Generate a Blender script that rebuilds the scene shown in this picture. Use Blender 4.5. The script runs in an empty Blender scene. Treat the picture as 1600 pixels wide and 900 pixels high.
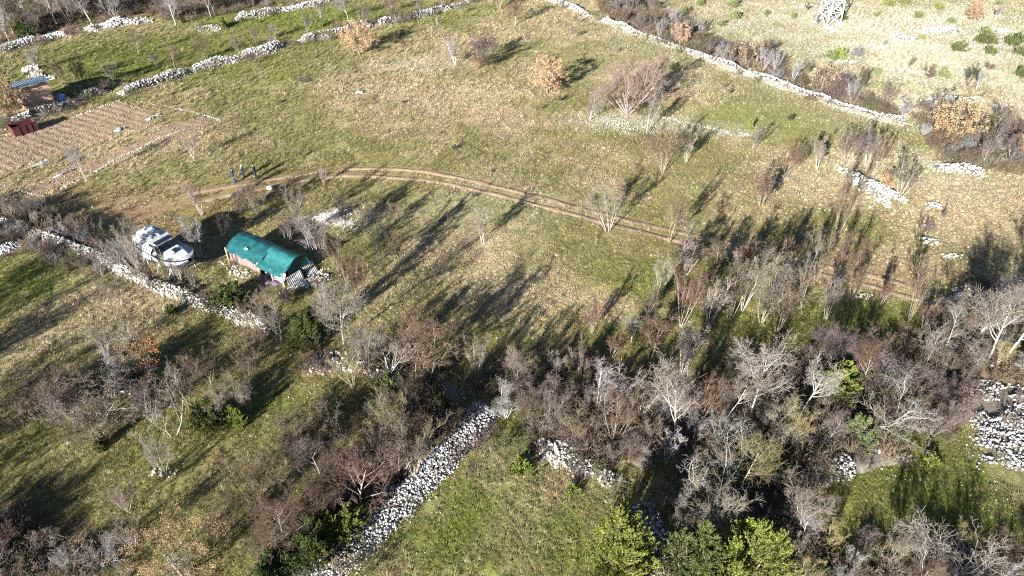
import bpy, math, random
import numpy as np
from mathutils import Vector, Matrix, Euler

# ------------------------------------------------------------------ camera, sky, sun, exposure
scene = bpy.context.scene
COL = scene.collection
R = math.radians
CAM_H, PITCH, FPX = 40.0, R(38.5), 1101.0
SUN_AZ, SUN_EL = R(30.0), R(19.0)          # light travels to +x,+y (azimuth from +y), elevation
cam_data = bpy.data.cameras.new('camera')
cam = bpy.data.objects.new('camera', cam_data)
COL.objects.link(cam)
cam.location = (0, 0, CAM_H)
cam.rotation_euler = (R(90) - PITCH, 0, 0)
cam_data.sensor_width = 36
cam_data.angle = 2 * math.atan(800 / FPX)
cam_data.clip_end = 6000
scene.camera = cam
world = bpy.data.worlds.new('World')
scene.world = world
world.use_nodes = True
wn = world.node_tree.nodes
sky = wn.new('ShaderNodeTexSky')
sky.sky_type = 'NISHITA'
sky.sun_disc = False
sky.sun_elevation = SUN_EL
sky.sun_rotation = math.pi + SUN_AZ
sky.air_density = 0.55
sky.dust_density = 0.15
wn['Background'].inputs[1].default_value = 0.05
world.node_tree.links.new(sky.outputs[0], wn['Background'].inputs[0])
sd = bpy.data.lights.new('sun', 'SUN')
sd.energy = 5.0
sd.angle = R(0.53)
sd.color = (1.0, 0.965, 0.915)
sun = bpy.data.objects.new('sun', sd)
COL.objects.link(sun)
travel = Vector((math.sin(SUN_AZ) * math.cos(SUN_EL), math.cos(SUN_AZ) * math.cos(SUN_EL), -math.sin(SUN_EL)))
sun.rotation_euler = travel.to_track_quat('-Z', 'Y').to_euler()
scene.view_settings.view_transform = 'Standard'
scene.view_settings.look = 'None'
scene.view_settings.gamma = 1.0
scene.view_settings.exposure = 2.1
scene.cycles.use_denoising = False
scene.cycles.filter_width = 1.15
scene.cycles.max_bounces = 5
scene.cycles.diffuse_bounces = 2
scene.cycles.glossy_bounces = 1
scene.cycles.transmission_bounces = 2
scene.cycles.transparent_max_bounces = 6

rng = random.Random(7)
nrg = np.random.default_rng(7)

# ------------------------------------------------------------------ terrain function and measuring
def hz(x, y):
    x = np.asarray(x, float); y = np.asarray(y, float)
    d = np.clip((np.hypot(x, y) - 200) / 400, 0, 1)
    return (0.16 * np.sin(x * 0.11 + 1.3) * np.cos(y * 0.09) + 0.10 * np.sin(x * 0.23 + y * 0.19 + 2)
            + 0.25 * np.sin(y * 0.045 + x * 0.02) + 14 * d * d * (0.6 + 0.4 * np.sin(x * .006 + 1)))

def H(x, y):
    return float(hz(x, y))

def at(px, py, z=None):
    """ground point seen at a measured place of the 1600x900 photograph (or at the height z)"""
    u = (px - 800) / FPX; v = (450 - py) / FPX
    d = Vector((u, math.cos(PITCH) + v * math.sin(PITCH), -math.sin(PITCH) + v * math.cos(PITCH)))
    if z is not None:
        t = (z - CAM_H) / d.z
        return Vector((d.x * t, d.y * t, z))
    zz = 0.0
    for _ in range(4):
        t = (zz - CAM_H) / d.z
        zz = H(d.x * t, d.y * t)
    t = (zz - CAM_H) / d.z
    return Vector((d.x * t, d.y * t, zz))

def pix(p):
    p = Vector(p) - Vector((0, 0, CAM_H))
    dep = p.y * math.cos(PITCH) - p.z * math.sin(PITCH)
    up = p.y * math.sin(PITCH) + p.z * math.cos(PITCH)
    return 800 + FPX * p.x / dep, 450 - FPX * up / dep

def pixv(x, y, z):
    zz = z - CAM_H
    dep = y * math.cos(PITCH) - zz * math.sin(PITCH)
    up = y * math.sin(PITCH) + zz * math.cos(PITCH)
    return 800 + FPX * x / dep, 450 - FPX * up / dep

_perm = np.random.default_rng(3).random((256, 256))
def vnoise(x, y, s, seed=0):
    x = np.asarray(x, float) / s + seed * 17.3; y = np.asarray(y, float) / s + seed * 9.1
    xi = np.floor(x).astype(int); yi = np.floor(y).astype(int)
    fx = x - xi; fy = y - yi
    fx = fx * fx * (3 - 2 * fx); fy = fy * fy * (3 - 2 * fy)
    g = lambda a, b: _perm[a & 255, b & 255]
    return ((g(xi, yi) * (1 - fx) + g(xi + 1, yi) * fx) * (1 - fy) + (g(xi, yi + 1) * (1 - fx) + g(xi + 1, yi + 1) * fx) * fy)

def fbm(x, y, s, seed=0, o=4):
    t = 0; a = 0.5; n = 0
    for k in range(o):
        t = t + a * vnoise(x, y, s / 2 ** k, seed + k); n += a; a *= 0.55
    return t / n

# ------------------------------------------------------------------ object helpers
def new_mesh(name, verts, faces, smooth=False):
    me = bpy.data.meshes.new(name)
    verts = np.asarray(verts, dtype=np.float32).reshape(-1, 3)
    if isinstance(faces, np.ndarray):
        k = faces.shape[1]; n = len(faces)
        me.vertices.add(len(verts)); me.vertices.foreach_set('co', verts.ravel())
        me.loops.add(n * k); me.loops.foreach_set('vertex_index', faces.astype(np.int32).ravel())
        me.polygons.add(n); me.polygons.foreach_set('loop_start', np.arange(0, n * k, k, dtype=np.int32))
        me.update(calc_edges=True)
    else:
        me.from_pydata(verts.tolist(), [], faces)
        me.update()
    if smooth:
        me.polygons.foreach_set('use_smooth', np.ones(len(me.polygons), dtype=bool))
    return me

def link(name, me, mat=None, parent=None, color=None):
    o = bpy.data.objects.new(name, me)
    COL.objects.link(o)
    if mat is not None and len(me.materials) == 0:
        me.materials.append(mat)
    if parent is not None:
        o.parent = parent
    if color is not None:
        o.color = (*color, 1)
    return o

def mk(name, verts, faces, mat, parent=None, smooth=False, color=None):
    return link(name, new_mesh(name, verts, faces, smooth), mat, parent, color)

def tag(o, label=None, cat=None, group=None, kind=None):
    if label: o['label'] = label
    if cat: o['category'] = cat
    if group: o['group'] = group
    if kind: o['kind'] = kind
    return o

def empty(name, loc, rz=0.0):
    o = bpy.data.objects.new(name, None)
    o.empty_display_size = 0.3
    COL.objects.link(o)
    o.location = loc
    o.rotation_euler = (0, 0, rz)
    return o

class MB:
    """collects boxes, bars and tubes for one mesh"""
    def __init__(s): s.v = []; s.f = []
    def add(s, v, f):
        b = len(s.v); s.v += [tuple(p) for p in v]; s.f += [tuple(i + b for i in q) for q in f]
    def box(s, x0, x1, y0, y1, z0, z1, rot=None, loc=None):
        v = [Vector(p) for p in ((x0,y0,z0),(x1,y0,z0),(x1,y1,z0),(x0,y1,z0),(x0,y0,z1),(x1,y0,z1),(x1,y1,z1),(x0,y1,z1))]
        if rot is not None: v = [rot @ p for p in v]
        if loc is not None: v = [p + Vector(loc) for p in v]
        s.add(v, [(0,3,2,1),(4,5,6,7),(0,1,5,4),(1,2,6,5),(2,3,7,6),(3,0,4,7)])
    def bar(s, a, b, w, h=None, n=4):
        a = Vector(a); b = Vector(b); h = h or w
        d = (b - a).normalized()
        u = d.cross(Vector((0,0,1)));
        if u.length < 1e-3: u = Vector((1,0,0))
        u.normalize(); w2 = u.cross(d)
        ring = []
        for p in (a, b):
            for k in range(n):
                t = 2 * math.pi * (k + .5) / n
                ring.append(p + u * math.cos(t) * w * (.707 if n == 4 else .5) + w2 * math.sin(t) * h * (.707 if n == 4 else .5))
        s.add(ring, [(k, (k+1) % n, n + (k+1) % n, n + k) for k in range(n)] + [tuple(range(n))[::-1], tuple(range(n, 2*n))])
    def build(s, name, mat, parent=None, smooth=False, color=None):
        return mk(name, s.v, s.f, mat, parent, smooth, color)

# ------------------------------------------------------------------ materials
def nodes(name):
    m = bpy.data.materials.new(name)
    m.use_nodes = True
    nt = m.node_tree
    return m, nt, nt.nodes['Principled BSDF'], nt.nodes, nt.links

def N(nt, t, **kw):
    n = nt.nodes.new(t)
    for k, v in kw.items(): setattr(n, k, v)
    return n

def mixc(nt, fac, a, b, mode='MIX'):
    n = N(nt, 'ShaderNodeMix', data_type='RGBA', blend_type=mode)
    for s, v in ((n.inputs[0], fac), (n.inputs[6], a), (n.inputs[7], b)):
        if hasattr(v, 'is_linked') or isinstance(v, bpy.types.NodeSocket): nt.links.new(v, s)
        elif isinstance(v, (int, float)): s.default_value = v if s.type == 'VALUE' else (v, v, v, 1)
        else: s.default_value = (*v, 1) if len(v) == 3 else v
    return n.outputs[2]

def noise(nt, scale, detail=4, rough=.6, vec=None):
    n = N(nt, 'ShaderNodeTexNoise')
    n.inputs['Scale'].default_value = scale; n.inputs['Detail'].default_value = detail; n.inputs['Roughness'].default_value = rough
    if vec is not None: nt.links.new(vec, n.inputs['Vector'])
    return n.outputs[0]

def ramp(nt, sock, stops):
    n = N(nt, 'ShaderNodeValToRGB')
    e = n.color_ramp.elements
    while len(e) < len(stops): e.new(0.5)
    for i, (p, c) in enumerate(stops):
        e[i].position = p; e[i].color = (*c, 1) if len(c) == 3 else c
    nt.links.new(sock, n.inputs[0])
    return n.outputs[0]

def world_pos(nt):
    return N(nt, 'ShaderNodeNewGeometry').outputs['Position']

def bump(nt, sock, strength, dist, bs):
    b = N(nt, 'ShaderNodeBump')
    b.inputs['Strength'].default_value = strength; b.inputs['Distance'].default_value = dist
    nt.links.new(sock, b.inputs['Height']); nt.links.new(b.outputs[0], bs.inputs['Normal'])

def plain(name, c, rough=.8, ns=6, var=.25, metal=0, bumpd=0.0, spec=.3):
    m, nt, bs, nd, lk = nodes(name)
    g = N(nt, 'ShaderNodeTexCoord').outputs['Object']
    f = noise(nt, ns, 5, .65, g)
    a = tuple(x * (1 - var) for x in c); b = tuple(min(1, x * (1 + var)) for x in c)
    lk.new(ramp(nt, f, [(.3, a), (.7, b)]), bs.inputs['Base Color'])
    bs.inputs['Roughness'].default_value = rough; bs.inputs['Metallic'].default_value = metal
    bs.inputs['Specular IOR Level'].default_value = spec
    if bumpd: bump(nt, f, .6, bumpd, bs)
    return m

def tinted(name, ns=3, var=.35, rough=.9, per_island=.3, transl=0.0, attr=None, moss=False):
    """colour from the object's own tint (or the scatter point's), broken up by noise and per leaf / stone"""
    m, nt, bs, nd, lk = nodes(name)
    if attr:
        col = N(nt, 'ShaderNodeAttribute', attribute_type='INSTANCER', attribute_name=attr).outputs['Color']
    else:
        col = N(nt, 'ShaderNodeObjectInfo').outputs['Color']
    f = noise(nt, ns, 3, .6, world_pos(nt))
    r1 = ramp(nt, f, [(.25, (1 - var,) * 3), (.75, (1 + var,) * 3)])
    c = mixc(nt, 1.0, col, r1, 'MULTIPLY')
    isl = N(nt, 'ShaderNodeNewGeometry').outputs['Random Per Island']
    r2 = ramp(nt, isl, [(0, (1 - per_island, 1 - per_island, 1 - per_island * 1.1)), (1, (1 + per_island, 1 + per_island * .9, 1 + per_island * .8))])
    c = mixc(nt, 1.0, c, r2, 'MULTIPLY')
    if moss:
        mf = ramp(nt, noise(nt, .55, 4, .65, world_pos(nt)), [(.50, (0, 0, 0)), (.66, (1, 1, 1))])
        mz = mixc(nt, .75, c, (.105, .092, .062))
        c = mixc(nt, mf, c, mz)
    lk.new(c, bs.inputs['Base Color'])
    bs.inputs['Roughness'].default_value = rough
    bs.inputs['Specular IOR Level'].default_value = .15
    if transl:
        tr = N(nt, 'ShaderNodeBsdfTranslucent'); lk.new(c, tr.inputs[0])
        ms = N(nt, 'ShaderNodeMixShader'); ms.inputs[0].default_value = transl
        lk.new(bs.outputs[0], ms.inputs[1]); lk.new(tr.outputs[0], ms.inputs[2])
        lk.new(ms.outputs[0], nt.nodes['Material Output'].inputs[0])
    return m

M = {}
M['bark'] = tinted('bark', 5, .3, .9, .12)
M['twig'] = tinted('twig', 1.2, .25, .9, .25)
M['leaf'] = tinted('leaf', 1.1, .42, .75, .5, .12)
M['needle'] = tinted('needle', 2.0, .35, .65, .4, .12)
M['stone'] = tinted('stone', 4, .25, .9, .38, moss=True)
M['grass'] = tinted('grass_blade', .6, .2, .8, .3, .12, attr='tint')
M['pebble'] = tinted('pebble', 3, .15, .85, .15, 0, attr='tint')

def ground_material():
    m, nt, bs, nd, lk = nodes('ground')
    col = N(nt, 'ShaderNodeAttribute', attribute_name='tint').outputs['Color']
    p = world_pos(nt)
    f1 = noise(nt, .9, 6, .7, p); f2 = noise(nt, 5.5, 4, .7, p)
    c = mixc(nt, 1.0, col, ramp(nt, f1, [(.25, (.62, .64, .6)), (.75, (1.35, 1.32, 1.28))]), 'MULTIPLY')
    c = mixc(nt, 1.0, c, ramp(nt, f2, [(.3, (.6, .6, .58)), (.7, (1.35, 1.33, 1.3))]), 'MULTIPLY')
    lk.new(c, bs.inputs['Base Color'])
    bs.inputs['Roughness'].default_value = .95; bs.inputs['Specular IOR Level'].default_value = .1
    bump(nt, f2, .8, .08, bs)
    return m
M['ground'] = ground_material()

def soil_material(name, c1, c2):
    m, nt, bs, nd, lk = nodes(name)
    p = world_pos(nt)
    f1 = noise(nt, .7, 5, .7, p); f2 = noise(nt, 6, 4, .7, p)
    c = ramp(nt, f1, [(.3, c1), (.7, c2)])
    c = mixc(nt, 1.0, c, ramp(nt, f2, [(.3, (.65, .65, .65)), (.7, (1.35, 1.33, 1.3))]), 'MULTIPLY')
    lk.new(c, bs.inputs['Base Color'])
    bs.inputs['Roughness'].default_value = .95; bs.inputs['Specular IOR Level'].default_value = .1
    bump(nt, f2, .8, .06, bs)
    return m
M['soil'] = soil_material('tilled_soil', (.175, .126, .08), (.285, .215, .145))
M['dirt'] = soil_material('track_dirt', (.19, .135, .088), (.32, .24, .165))

# ------------------------------------------------------------------ measured layout (walls, tracks, plots)
def P(*pts): return [at(a, b) for a, b in pts]

# name, measured line, width m, height m, stone size, tint, label
WALLS = [
 ('near', [(470,915),(520,880),(560,848),(600,812),(645,768),(690,722),(728,682),(752,650),(765,632)], 2.5, .75, .145, (.35,.35,.355),
  'broad ridge of loose pale rubble running up beside the mown near paddock'),
 ('boat', [(-30,338),(30,358),(70,372),(120,392),(170,412),(215,434),(250,450),(290,466),(330,480),(380,498),(432,522)], 1.4, .8, .18, (.39,.375,.355),
  'pale dry stone wall passing below the wrapped boat'),
 ('corner', [(485,560),(520,572),(560,574),(610,582),(650,590),(690,604),(722,632)], 1.8, .35, .18, (.44,.43,.41),
  'collapsed low stone wall spread under bare trees at the field corner'),
 ('mid', [(850,700),(880,716),(915,730),(945,745),(965,762)], 1.9, .35, .18, (.39,.375,.355),
  'short run of tumbled wall showing between brown shrubs above the bright juniper'),
 ('lower', [(1000,790),(1022,830),(1038,865),(1052,905)], 2.4, .35, .18, (.44,.45,.475),
  'rubble wall descending between the two bright green junipers'),
 ('right', [(1255,748),(1300,734),(1345,722),(1390,714),(1425,704)], 1.8, .4, .18, (.34,.34,.35),
  'white rubble wall bordering the shaded paddock at the lower right'),
 ('rightheap', [(1545,595),(1562,640),(1570,690),(1580,735)], 4.4, .35, .18, (.34,.34,.35),
  'wide bank of broken white stone at the right edge beside the thicket'),
 ('rightfar', [(1488,458),(1530,462),(1570,464),(1625,468)], 1.6, .8, .18, (.34,.34,.35),
  'white stone wall behind the large pale bare trees on the right'),
 ('topright', [(838,-6),(868,4),(895,14),(922,27)], 1.7, .8, .25, (.44,.43,.41),
  'short far stretch of bright wall above its gap at the field corner'),
 ('toprightlong', [(940,33),(985,50),(1030,66),(1080,85),(1130,104),(1180,122),(1230,140),(1290,160),(1340,176),(1380,188),(1416,197)], 1.35, .85, .25, (.44,.43,.41),
  'long sunlit white dry stone wall closing the far right side of the field'),
 ('topleft', [(188,149),(215,139),(245,129),(285,116),(325,105),(365,96),(405,85),(442,70)], 2.3, 1.0, .25, (.39,.385,.385),
  'thick grey-white rubble wall between the open field and the upper green paddock'),
 ('topleftfar', [(468,66),(500,60),(530,53),(552,46),(585,41),(615,34),(650,27),(690,18),(722,8),(752,-3)], 1.6, .9, .25, (.39,.385,.385),
  'overgrown stone wall running behind the round tan oak to the far edge'),
 ('garden', [(-12,206),(20,196),(55,185),(90,172),(125,157),(150,147),(178,140)], 1.7, .9, .25, (.39,.385,.385),
  'stone wall between the tilled garden plot and the brick hut'),
 ('upper', [(-10,84),(25,74),(55,66),(85,58),(112,54)], 1.7, .9, .25, (.55,.56,.60),
  'shaded stone wall below the thicket in the upper left corner'),
 ('upperheap', [(133,47),(165,43),(200,37),(240,32)], 2.6, .9, .25, (.64,.62,.60),
  'bright spread of white stones along the back of the upper paddock'),
 ('upperfar', [(368,31),(400,26),(440,18),(490,9),(548,-4)], 1.7, .9, .25, (.39,.385,.385),
  'far white wall behind the narrow green strip at the top'),
 ('upperbit', [(305,46),(330,45),(348,48)], 1.6, .6, .25, (.39,.375,.355),
  'small tumbled piece of wall beside the green bush at the top of the paddock'),
 ('leftbit', [(-12,400),(10,390),(38,379)], 1.4, .6, .18, (.45,.47,.52),
  'shaded stub of stone wall at the left edge below the long boat wall'),
]
TRACK = [(300,310),(350,300),(400,290),(450,281),(500,273),(560,269),(620,271),(680,278),(740,290),(800,304),(860,319),(920,335),(980,350),(1040,364),(1100,378),(1160,392),(1220,406),(1280,420),(1340,434),(1400,450),(1460,468),(1500,482)]
FAR_TRACK = [(1012,-8),(1030,8),(1050,22),(1075,38),(1105,52),(1150,70),(1200,84),(1240,96),(1290,112),(1345,129)]
PLOTS = [
 ('big', [(-20,232),(0,214),(188,158),(232,170),(252,182),(215,203),(100,240),(0,273),(-20,280)]),
 ('strip', [(40,300),(120,262),(200,228),(262,198),(318,178),(344,190),(305,206),(240,232),(165,264),(95,294),(66,308)]),
]

def resample(pts, step):
    pts = [Vector(p) for p in pts]
    out = [pts[0]]; carry = 0
    # Catmull-Rom smoothing then even steps
    fine = []
    for i in range(len(pts) - 1):
        p0 = pts[max(i-1, 0)]; p1 = pts[i]; p2 = pts[i+1]; p3 = pts[min(i+2, len(pts)-1)]
        for k in range(12):
            t = k / 12
            fine.append(.5 * ((2*p1) + (p2-p0)*t + (2*p0-5*p1+4*p2-p3)*t*t + (3*p1-p0-3*p2+p3)*t**3))
    fine.append(pts[-1])
    out = [fine[0]]; acc = 0
    for a, b in zip(fine, fine[1:]):
        d = (b - a).length
        while acc + d >= step:
            t = (step - acc) / d
            a = a + (b - a) * t; d = (b - a).length; out.append(a.copy()); acc = 0
        acc += d
    return out

wall_lines = [(w, resample(P(*w[1]), .35)) for w in WALLS]
track_line = resample(P(*TRACK), .4)
far_track_line = resample(P(*FAR_TRACK), .5)
plot_polys = [(n, [at(*q) for q in poly]) for n, poly in PLOTS]

def in_poly(x, y, poly):
    x = np.asarray(x); y = np.asarray(y)
    c = np.zeros(x.shape, bool); j = len(poly) - 1
    for i in range(len(poly)):
        xi, yi, xj, yj = poly[i][0], poly[i][1], poly[j][0], poly[j][1]
        t = ((yi > y) != (yj > y)) & (x < (xj - xi) * (y - yi) / (yj - yi + 1e-12) + xi)
        c ^= t; j = i
    return c

def line_dist(x, y, line):
    """distance of points to a sampled line (grid lookups kept small by chunks)"""
    L = np.array([[p[0], p[1]] for p in line])
    out = np.full(x.shape, 1e9)
    lo = L.min(0) - 6; hi = L.max(0) + 6
    m = (x > lo[0]) & (x < hi[0]) & (y > lo[1]) & (y < hi[1])
    idx = np.nonzero(m)[0]
    for s in range(0, len(idx), 20000):
        k = idx[s:s+20000]
        out[k] = np.sqrt(((x[k][:, None] - L[:, 0])**2 + (y[k][:, None] - L[:, 1])**2).min(1))
    return out

# areas of ground tint, some with light painted in: measured centre, radius m (x, y), strength
def BL(l): return [(at(a, b), rx, ry, s) for a, b, rx, ry, s in l]
DRY = BL([(740,180,24,11,1.0),(880,160,12,9,.7),(600,150,14,9,.6),(330,215,14,6,.45),(470,190,14,7,.4),(1270,275,12,7,.7),(850,475,7,4,1.0),(120,490,6,5,.8),(690,400,8,5,.5),
          (180,720,6,4,.8),(340,745,6,3.5,.9),(1500,345,10,8,.6),(1000,120,14,8,.5),(250,250,8,4,.35),(1330,420,8,3,.5),(940,250,9,5,.4),(560,330,7,4,.3),
          (930,480,5,3,.8),(1100,260,8,6,.4),(60,600,5,3,.5),(620,440,6,3,.4),(870,780,3,3,.6),(800,225,12,5,.6)])
GREEN = BL([(430,120,12,8,.45),(220,90,22,10,1.2),(470,30,22,8,1.2),(1170,185,10,6,.6),(1080,440,9,4,.8),(880,640,12,5,.8),(740,840,11,7,1.15),(1450,800,10,7,1.2),
            (40,445,6,4,.9),(600,395,5,3,.5),(1000,530,9,4,.6),(150,440,6,3,.7),(300,265,10,4,.2),(520,225,7,4,.3),(1350,500,8,3,.8),(1180,510,8,3,.7),(1540,240,8,6,.7),(650,520,7,4,.5),(60,680,6,3,.6),(240,700,4,3,.6),(430,650,4,3,.8),(600,25,18,7,.8)])
SOIL = BL([(450,283,7,1.6,.7),(560,270,8,1.2,.5),(1180,396,9,1.5,.6),(1330,430,8,1.8,.8),(1080,373,6,1.2,.4),(760,295,8,1.2,.35),(200,330,12,3.5,.9),(90,315,6,3,.8),(350,304,8,2.2,.7),(130,345,8,3,.6),(250,355,8,3,.5),(1240,70,14,4,.12),(900,560,9,4,.35),(640,560,8,4,.35)])
PALE = BL([(1450,60,42,24,1.0),(1300,30,30,18,.8),(1130,60,22,10,.5),(985,192,8,2.5,.9),(640,100,8,4,.4),(1060,200,8,2,.7),(1140,208,6,1.6,.7),(1500,170,20,8,.7),(750,325,9,5,.35),(1420,260,10,6,.4),(560,345,5,3,.3)])  # pale stony turf; the upper right blobs also paint glare into the colour

DARK = BL([(800,860,50,14,.42),(200,800,40,14,.45),(1400,860,40,14,.45),(120,620,16,8,.9),(60,780,10,6,.9),(330,700,8,5,.7),(480,680,7,5,.6),(250,520,10,4,.6),(720,500,9,4,.5),(640,560,8,4,.7),(960,590,14,4,.8),(1300,540,14,4,.8),(300,85,16,7,.45),(100,90,14,7,.45),(30,540,8,6,.6),(560,420,8,4,.35),(1400,790,12,7,.6),(200,350,12,4,.5)])  # darker grass; the broad near blobs paint weaker light into the turf colour
def blob(x, y, l):
    t = np.zeros(np.shape(x))
    for c, rx, ry, s in l:
        t = np.maximum(t, s * np.exp(-(((x - c[0]) / rx)**2 + ((y - c[1]) / ry)**2) * 1.0))
    return t

THICKETS = {}   # filled below; used for brown litter under the shrubs
def thicket_poly(name, pts): THICKETS[name] = [at(*p) for p in pts]
thicket_poly('wood', [(690,612),(780,585),(860,572),(960,582),(1010,640),(1090,590),(1180,575),(1280,570),(1400,545),(1460,500),(1500,480),(1610,482),(1610,600),(1520,610),(1480,690),(1400,700),(1270,722),(1180,740),(1060,745),(980,735),(900,715),(840,690),(775,640)])
thicket_poly('lowright', [(1050,770),(1180,750),(1270,755),(1285,800),(1300,850),(1440,855),(1560,850),(1620,880),(1620,930),(1200,930),(1210,850),(1150,800),(1100,800),(1060,830)])
thicket_poly('walltrees', [(400,900),(440,830),(500,760),(560,680),(640,620),(720,640),(735,655),(700,700),(640,755),(560,835),(480,900)])
thicket_poly('boatside', [(-10,315),(60,330),(150,360),(215,405),(240,438),(170,440),(100,420),(40,395),(-10,370)])
thicket_poly('upper', [(-20,-10),(540,-30),(500,0),(430,8),(360,22),(300,36),(240,26),(180,30),(130,42),(60,54),(-20,72)])
thicket_poly('hedge', [(925,-8),(1000,-8),(1045,30),(1100,58),(1180,92),(1260,120),(1350,150),(1420,185),(1400,192),(1300,158),(1200,122),(1100,86),(1000,50),(945,26)])
thicket_poly('rightclump', [(1430,160),(1520,180),(1610,205),(1610,270),(1560,262),(1480,255),(1440,215)])
thicket_poly('bottomleft', [(-20,790),(60,830),(160,870),(230,905),(-20,930)])

def zone_tint(x, y):
    """colour of turf at a place: olive green, dry straw, bare soil, pale stony turf, painted glare and dimming"""
    x = np.asarray(x, float); y = np.asarray(y, float)
    n1 = fbm(x, y, 14, 1); n2 = fbm(x, y, 3.2, 5); n3 = fbm(x, y, 1.1, 9, 3)
    n0 = fbm(x, y, 34, 71, 2)
    dry = np.clip(.43 + (n0 - .5) * 1.0 + (n1 - .5) * 2.0 + (n2 - .5) * 1.5 + blob(x, y, DRY) * .75 - blob(x, y, GREEN) * .6 + (n3 - .5) * .5, 0, 1)
    gr = np.clip(blob(x, y, GREEN) + (n2 - .5) * .6, 0, 1)
    so = np.clip(blob(x, y, SOIL) * (.4 + n2) + (n3 - .5) * .3, 0, 1) * (blob(x, y, SOIL) > .04)
    pa = np.clip(blob(x, y, PALE) * (.5 + n2), 0, 1)
    th = np.zeros(x.shape)
    for k in THICKETS: th = np.maximum(th, in_poly(x + (n2 - .5) * 6, y + (n1 - .5) * 6, THICKETS[k]) * 1.0)
    olive = np.array([.220, .200, .080]); lush = np.array([.165, .190, .044]); straw = np.array([.395, .322, .200]); soil = np.array([.250, .155, .095]); pale = np.array([.44, .42, .33]); litter = np.array([.15, .11, .075])
    c = olive + (lush - olive) * gr[..., None]
    c = c + (straw - c) * dry[..., None]
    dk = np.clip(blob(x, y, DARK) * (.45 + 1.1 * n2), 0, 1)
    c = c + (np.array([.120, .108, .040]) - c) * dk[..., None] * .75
    c = c + (soil - c) * so[..., None] * .8
    c = c + (pale - c) * pa[..., None] * .75
    c = c + (litter - c) * th[..., None] * .7
    return c, dry, gr, so, pa, th

# ------------------------------------------------------------------ ground sheet
def axis(lo, hi, step, far, grow=1.35):
    a = list(np.arange(lo, hi + step / 2, step))
    s = step; p = a[-1]
    while p < far: s *= grow; p += s; a.append(p)
    s = step; p = a[0]; b = []
    while p > -far: s *= grow; p -= s; b.append(p)
    return np.array(b[::-1] + a)
gx = axis(-112, 112, .6, 3500); gy = axis(8, 160, .6, 3500)
GX, GY = np.meshgrid(gx, gy)
X = GX.ravel(); Y = GY.ravel(); Z = hz(X, Y)
fineg = (np.abs(X) < 112) & (Y > 8) & (Y < 160)
Z = Z + np.where(fineg, (fbm(X, Y, 1.6, 21, 3) - .5) * .10, 0)
nx, ny = len(gx), len(gy)
ii = np.arange(nx * ny).reshape(ny, nx)
quads = np.stack([ii[:-1, :-1], ii[:-1, 1:], ii[1:, 1:], ii[1:, :-1]], -1).reshape(-1, 4)
gme = new_mesh('ground', np.stack([X, Y, Z], 1), quads, True)
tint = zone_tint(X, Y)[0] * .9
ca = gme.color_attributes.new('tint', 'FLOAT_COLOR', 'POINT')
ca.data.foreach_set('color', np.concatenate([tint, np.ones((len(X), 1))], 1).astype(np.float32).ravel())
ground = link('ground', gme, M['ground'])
tag(ground, 'rough olive and straw coloured winter pasture', 'ground', kind='structure')

# ------------------------------------------------------------------ tracks and tilled plots (draped sheets)
def ribbon(name, line, offs, width, mat, rise=.03, seed=0):
    v = []; f = []
    n = 5
    for i, p in enumerate(line):
        a = line[max(i-1, 0)]; b = line[min(i+1, len(line)-1)]
        d = (b - a); d.z = 0; d.normalize(); s = Vector((d.y, -d.x, 0))
        wl = width * (.6 + .8 * float(vnoise(i * .4, 0, 2.2, seed))); wr = width * (.6 + .8 * float(vnoise(i * .4, 7, 2.2, seed + 3)))
        wob = .35 * (float(vnoise(i * .4, 3, 7, seed + 5)) - .5)
        for k in range(n):
            t = k / (n - 1)
            q = p + s * (offs + wob - wl / 2 + (wl + wr) / 2 * t)
            hgt = H(q.x, q.y) + float((fbm(q.x, q.y, 1.6, 21, 3) - .5) * .10) + (rise if 0 < k < n-1 else -.06)
            v.append((q.x, q.y, hgt))
        if i:
            for k in range(n - 1):
                a0 = (i - 1) * n + k
                f.append((a0, a0 + 1, a0 + n + 1, a0 + n))
    return v, f
trk = empty('dirt_track', track_line[0])
tag(trk, 'curving earth track of two worn wheel ruts across the field', 'track', kind='structure')
trk.location = (0, 0, 0)
for o_, sd_ in ((-.85, 1), (.85, 2)):
    v, f = ribbon('rut', track_line, o_, 1.0, M['dirt'], .06, sd_)
    mk('wheel_rut', v, f, M['dirt'], trk, True)
v, f = ribbon('far', far_track_line, 0, 1.6, M['dirt'], .04, 4)
tag(mk('earth_path', v, f, M['dirt'], None, True), 'brown earth path beyond the hedge at the far side', 'path', kind='structure')

def plot(name, poly, row_dir, label, step=.22):
    xs = [p.x for p in poly]; ys = [p.y for p in poly]
    ax = np.arange(min(xs), max(xs) + step, step); ay = np.arange(min(ys), max(ys) + step, step)
    gx_, gy_ = np.meshgrid(ax, ay); x = gx_.ravel(); y = gy_.ravel()
    jit = (fbm(x, y, 1.3, 30, 3) - .5) * 1.2
    ins = in_poly(x + jit, y + jit, poly)
    d = np.array(row_dir) / np.hypot(*row_dir); perp = np.array([-d[1], d[0]])
    u = x * perp[0] + y * perp[1]; s = x * d[0] + y * d[1]
    z = hz(x, y) + .06 + .03 * np.sin(u * 2 * math.pi / 1.1 + (fbm(x, y, 5, 33) - .5) * 2) + (fbm(x, y, .6, 31, 3) - .5) * .16
    bed = (np.floor((u + .6 * (vnoise(s, u, 4, 2) - .5)) / 4.2) % 1)
    i = np.arange(len(x)).reshape(len(ay), len(ax))
    q = np.stack([i[:-1, :-1], i[:-1, 1:], i[1:, 1:], i[1:, :-1]], -1).reshape(-1, 4)
    q = q[ins[q].all(1)]
    used, inv = np.unique(q, return_inverse=True)
    return tag(mk('tilled_soil', np.stack([x, y, z], 1)[used], inv.reshape(-1, 4), M['soil'], None, True), label, 'soil', kind='structure')
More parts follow.
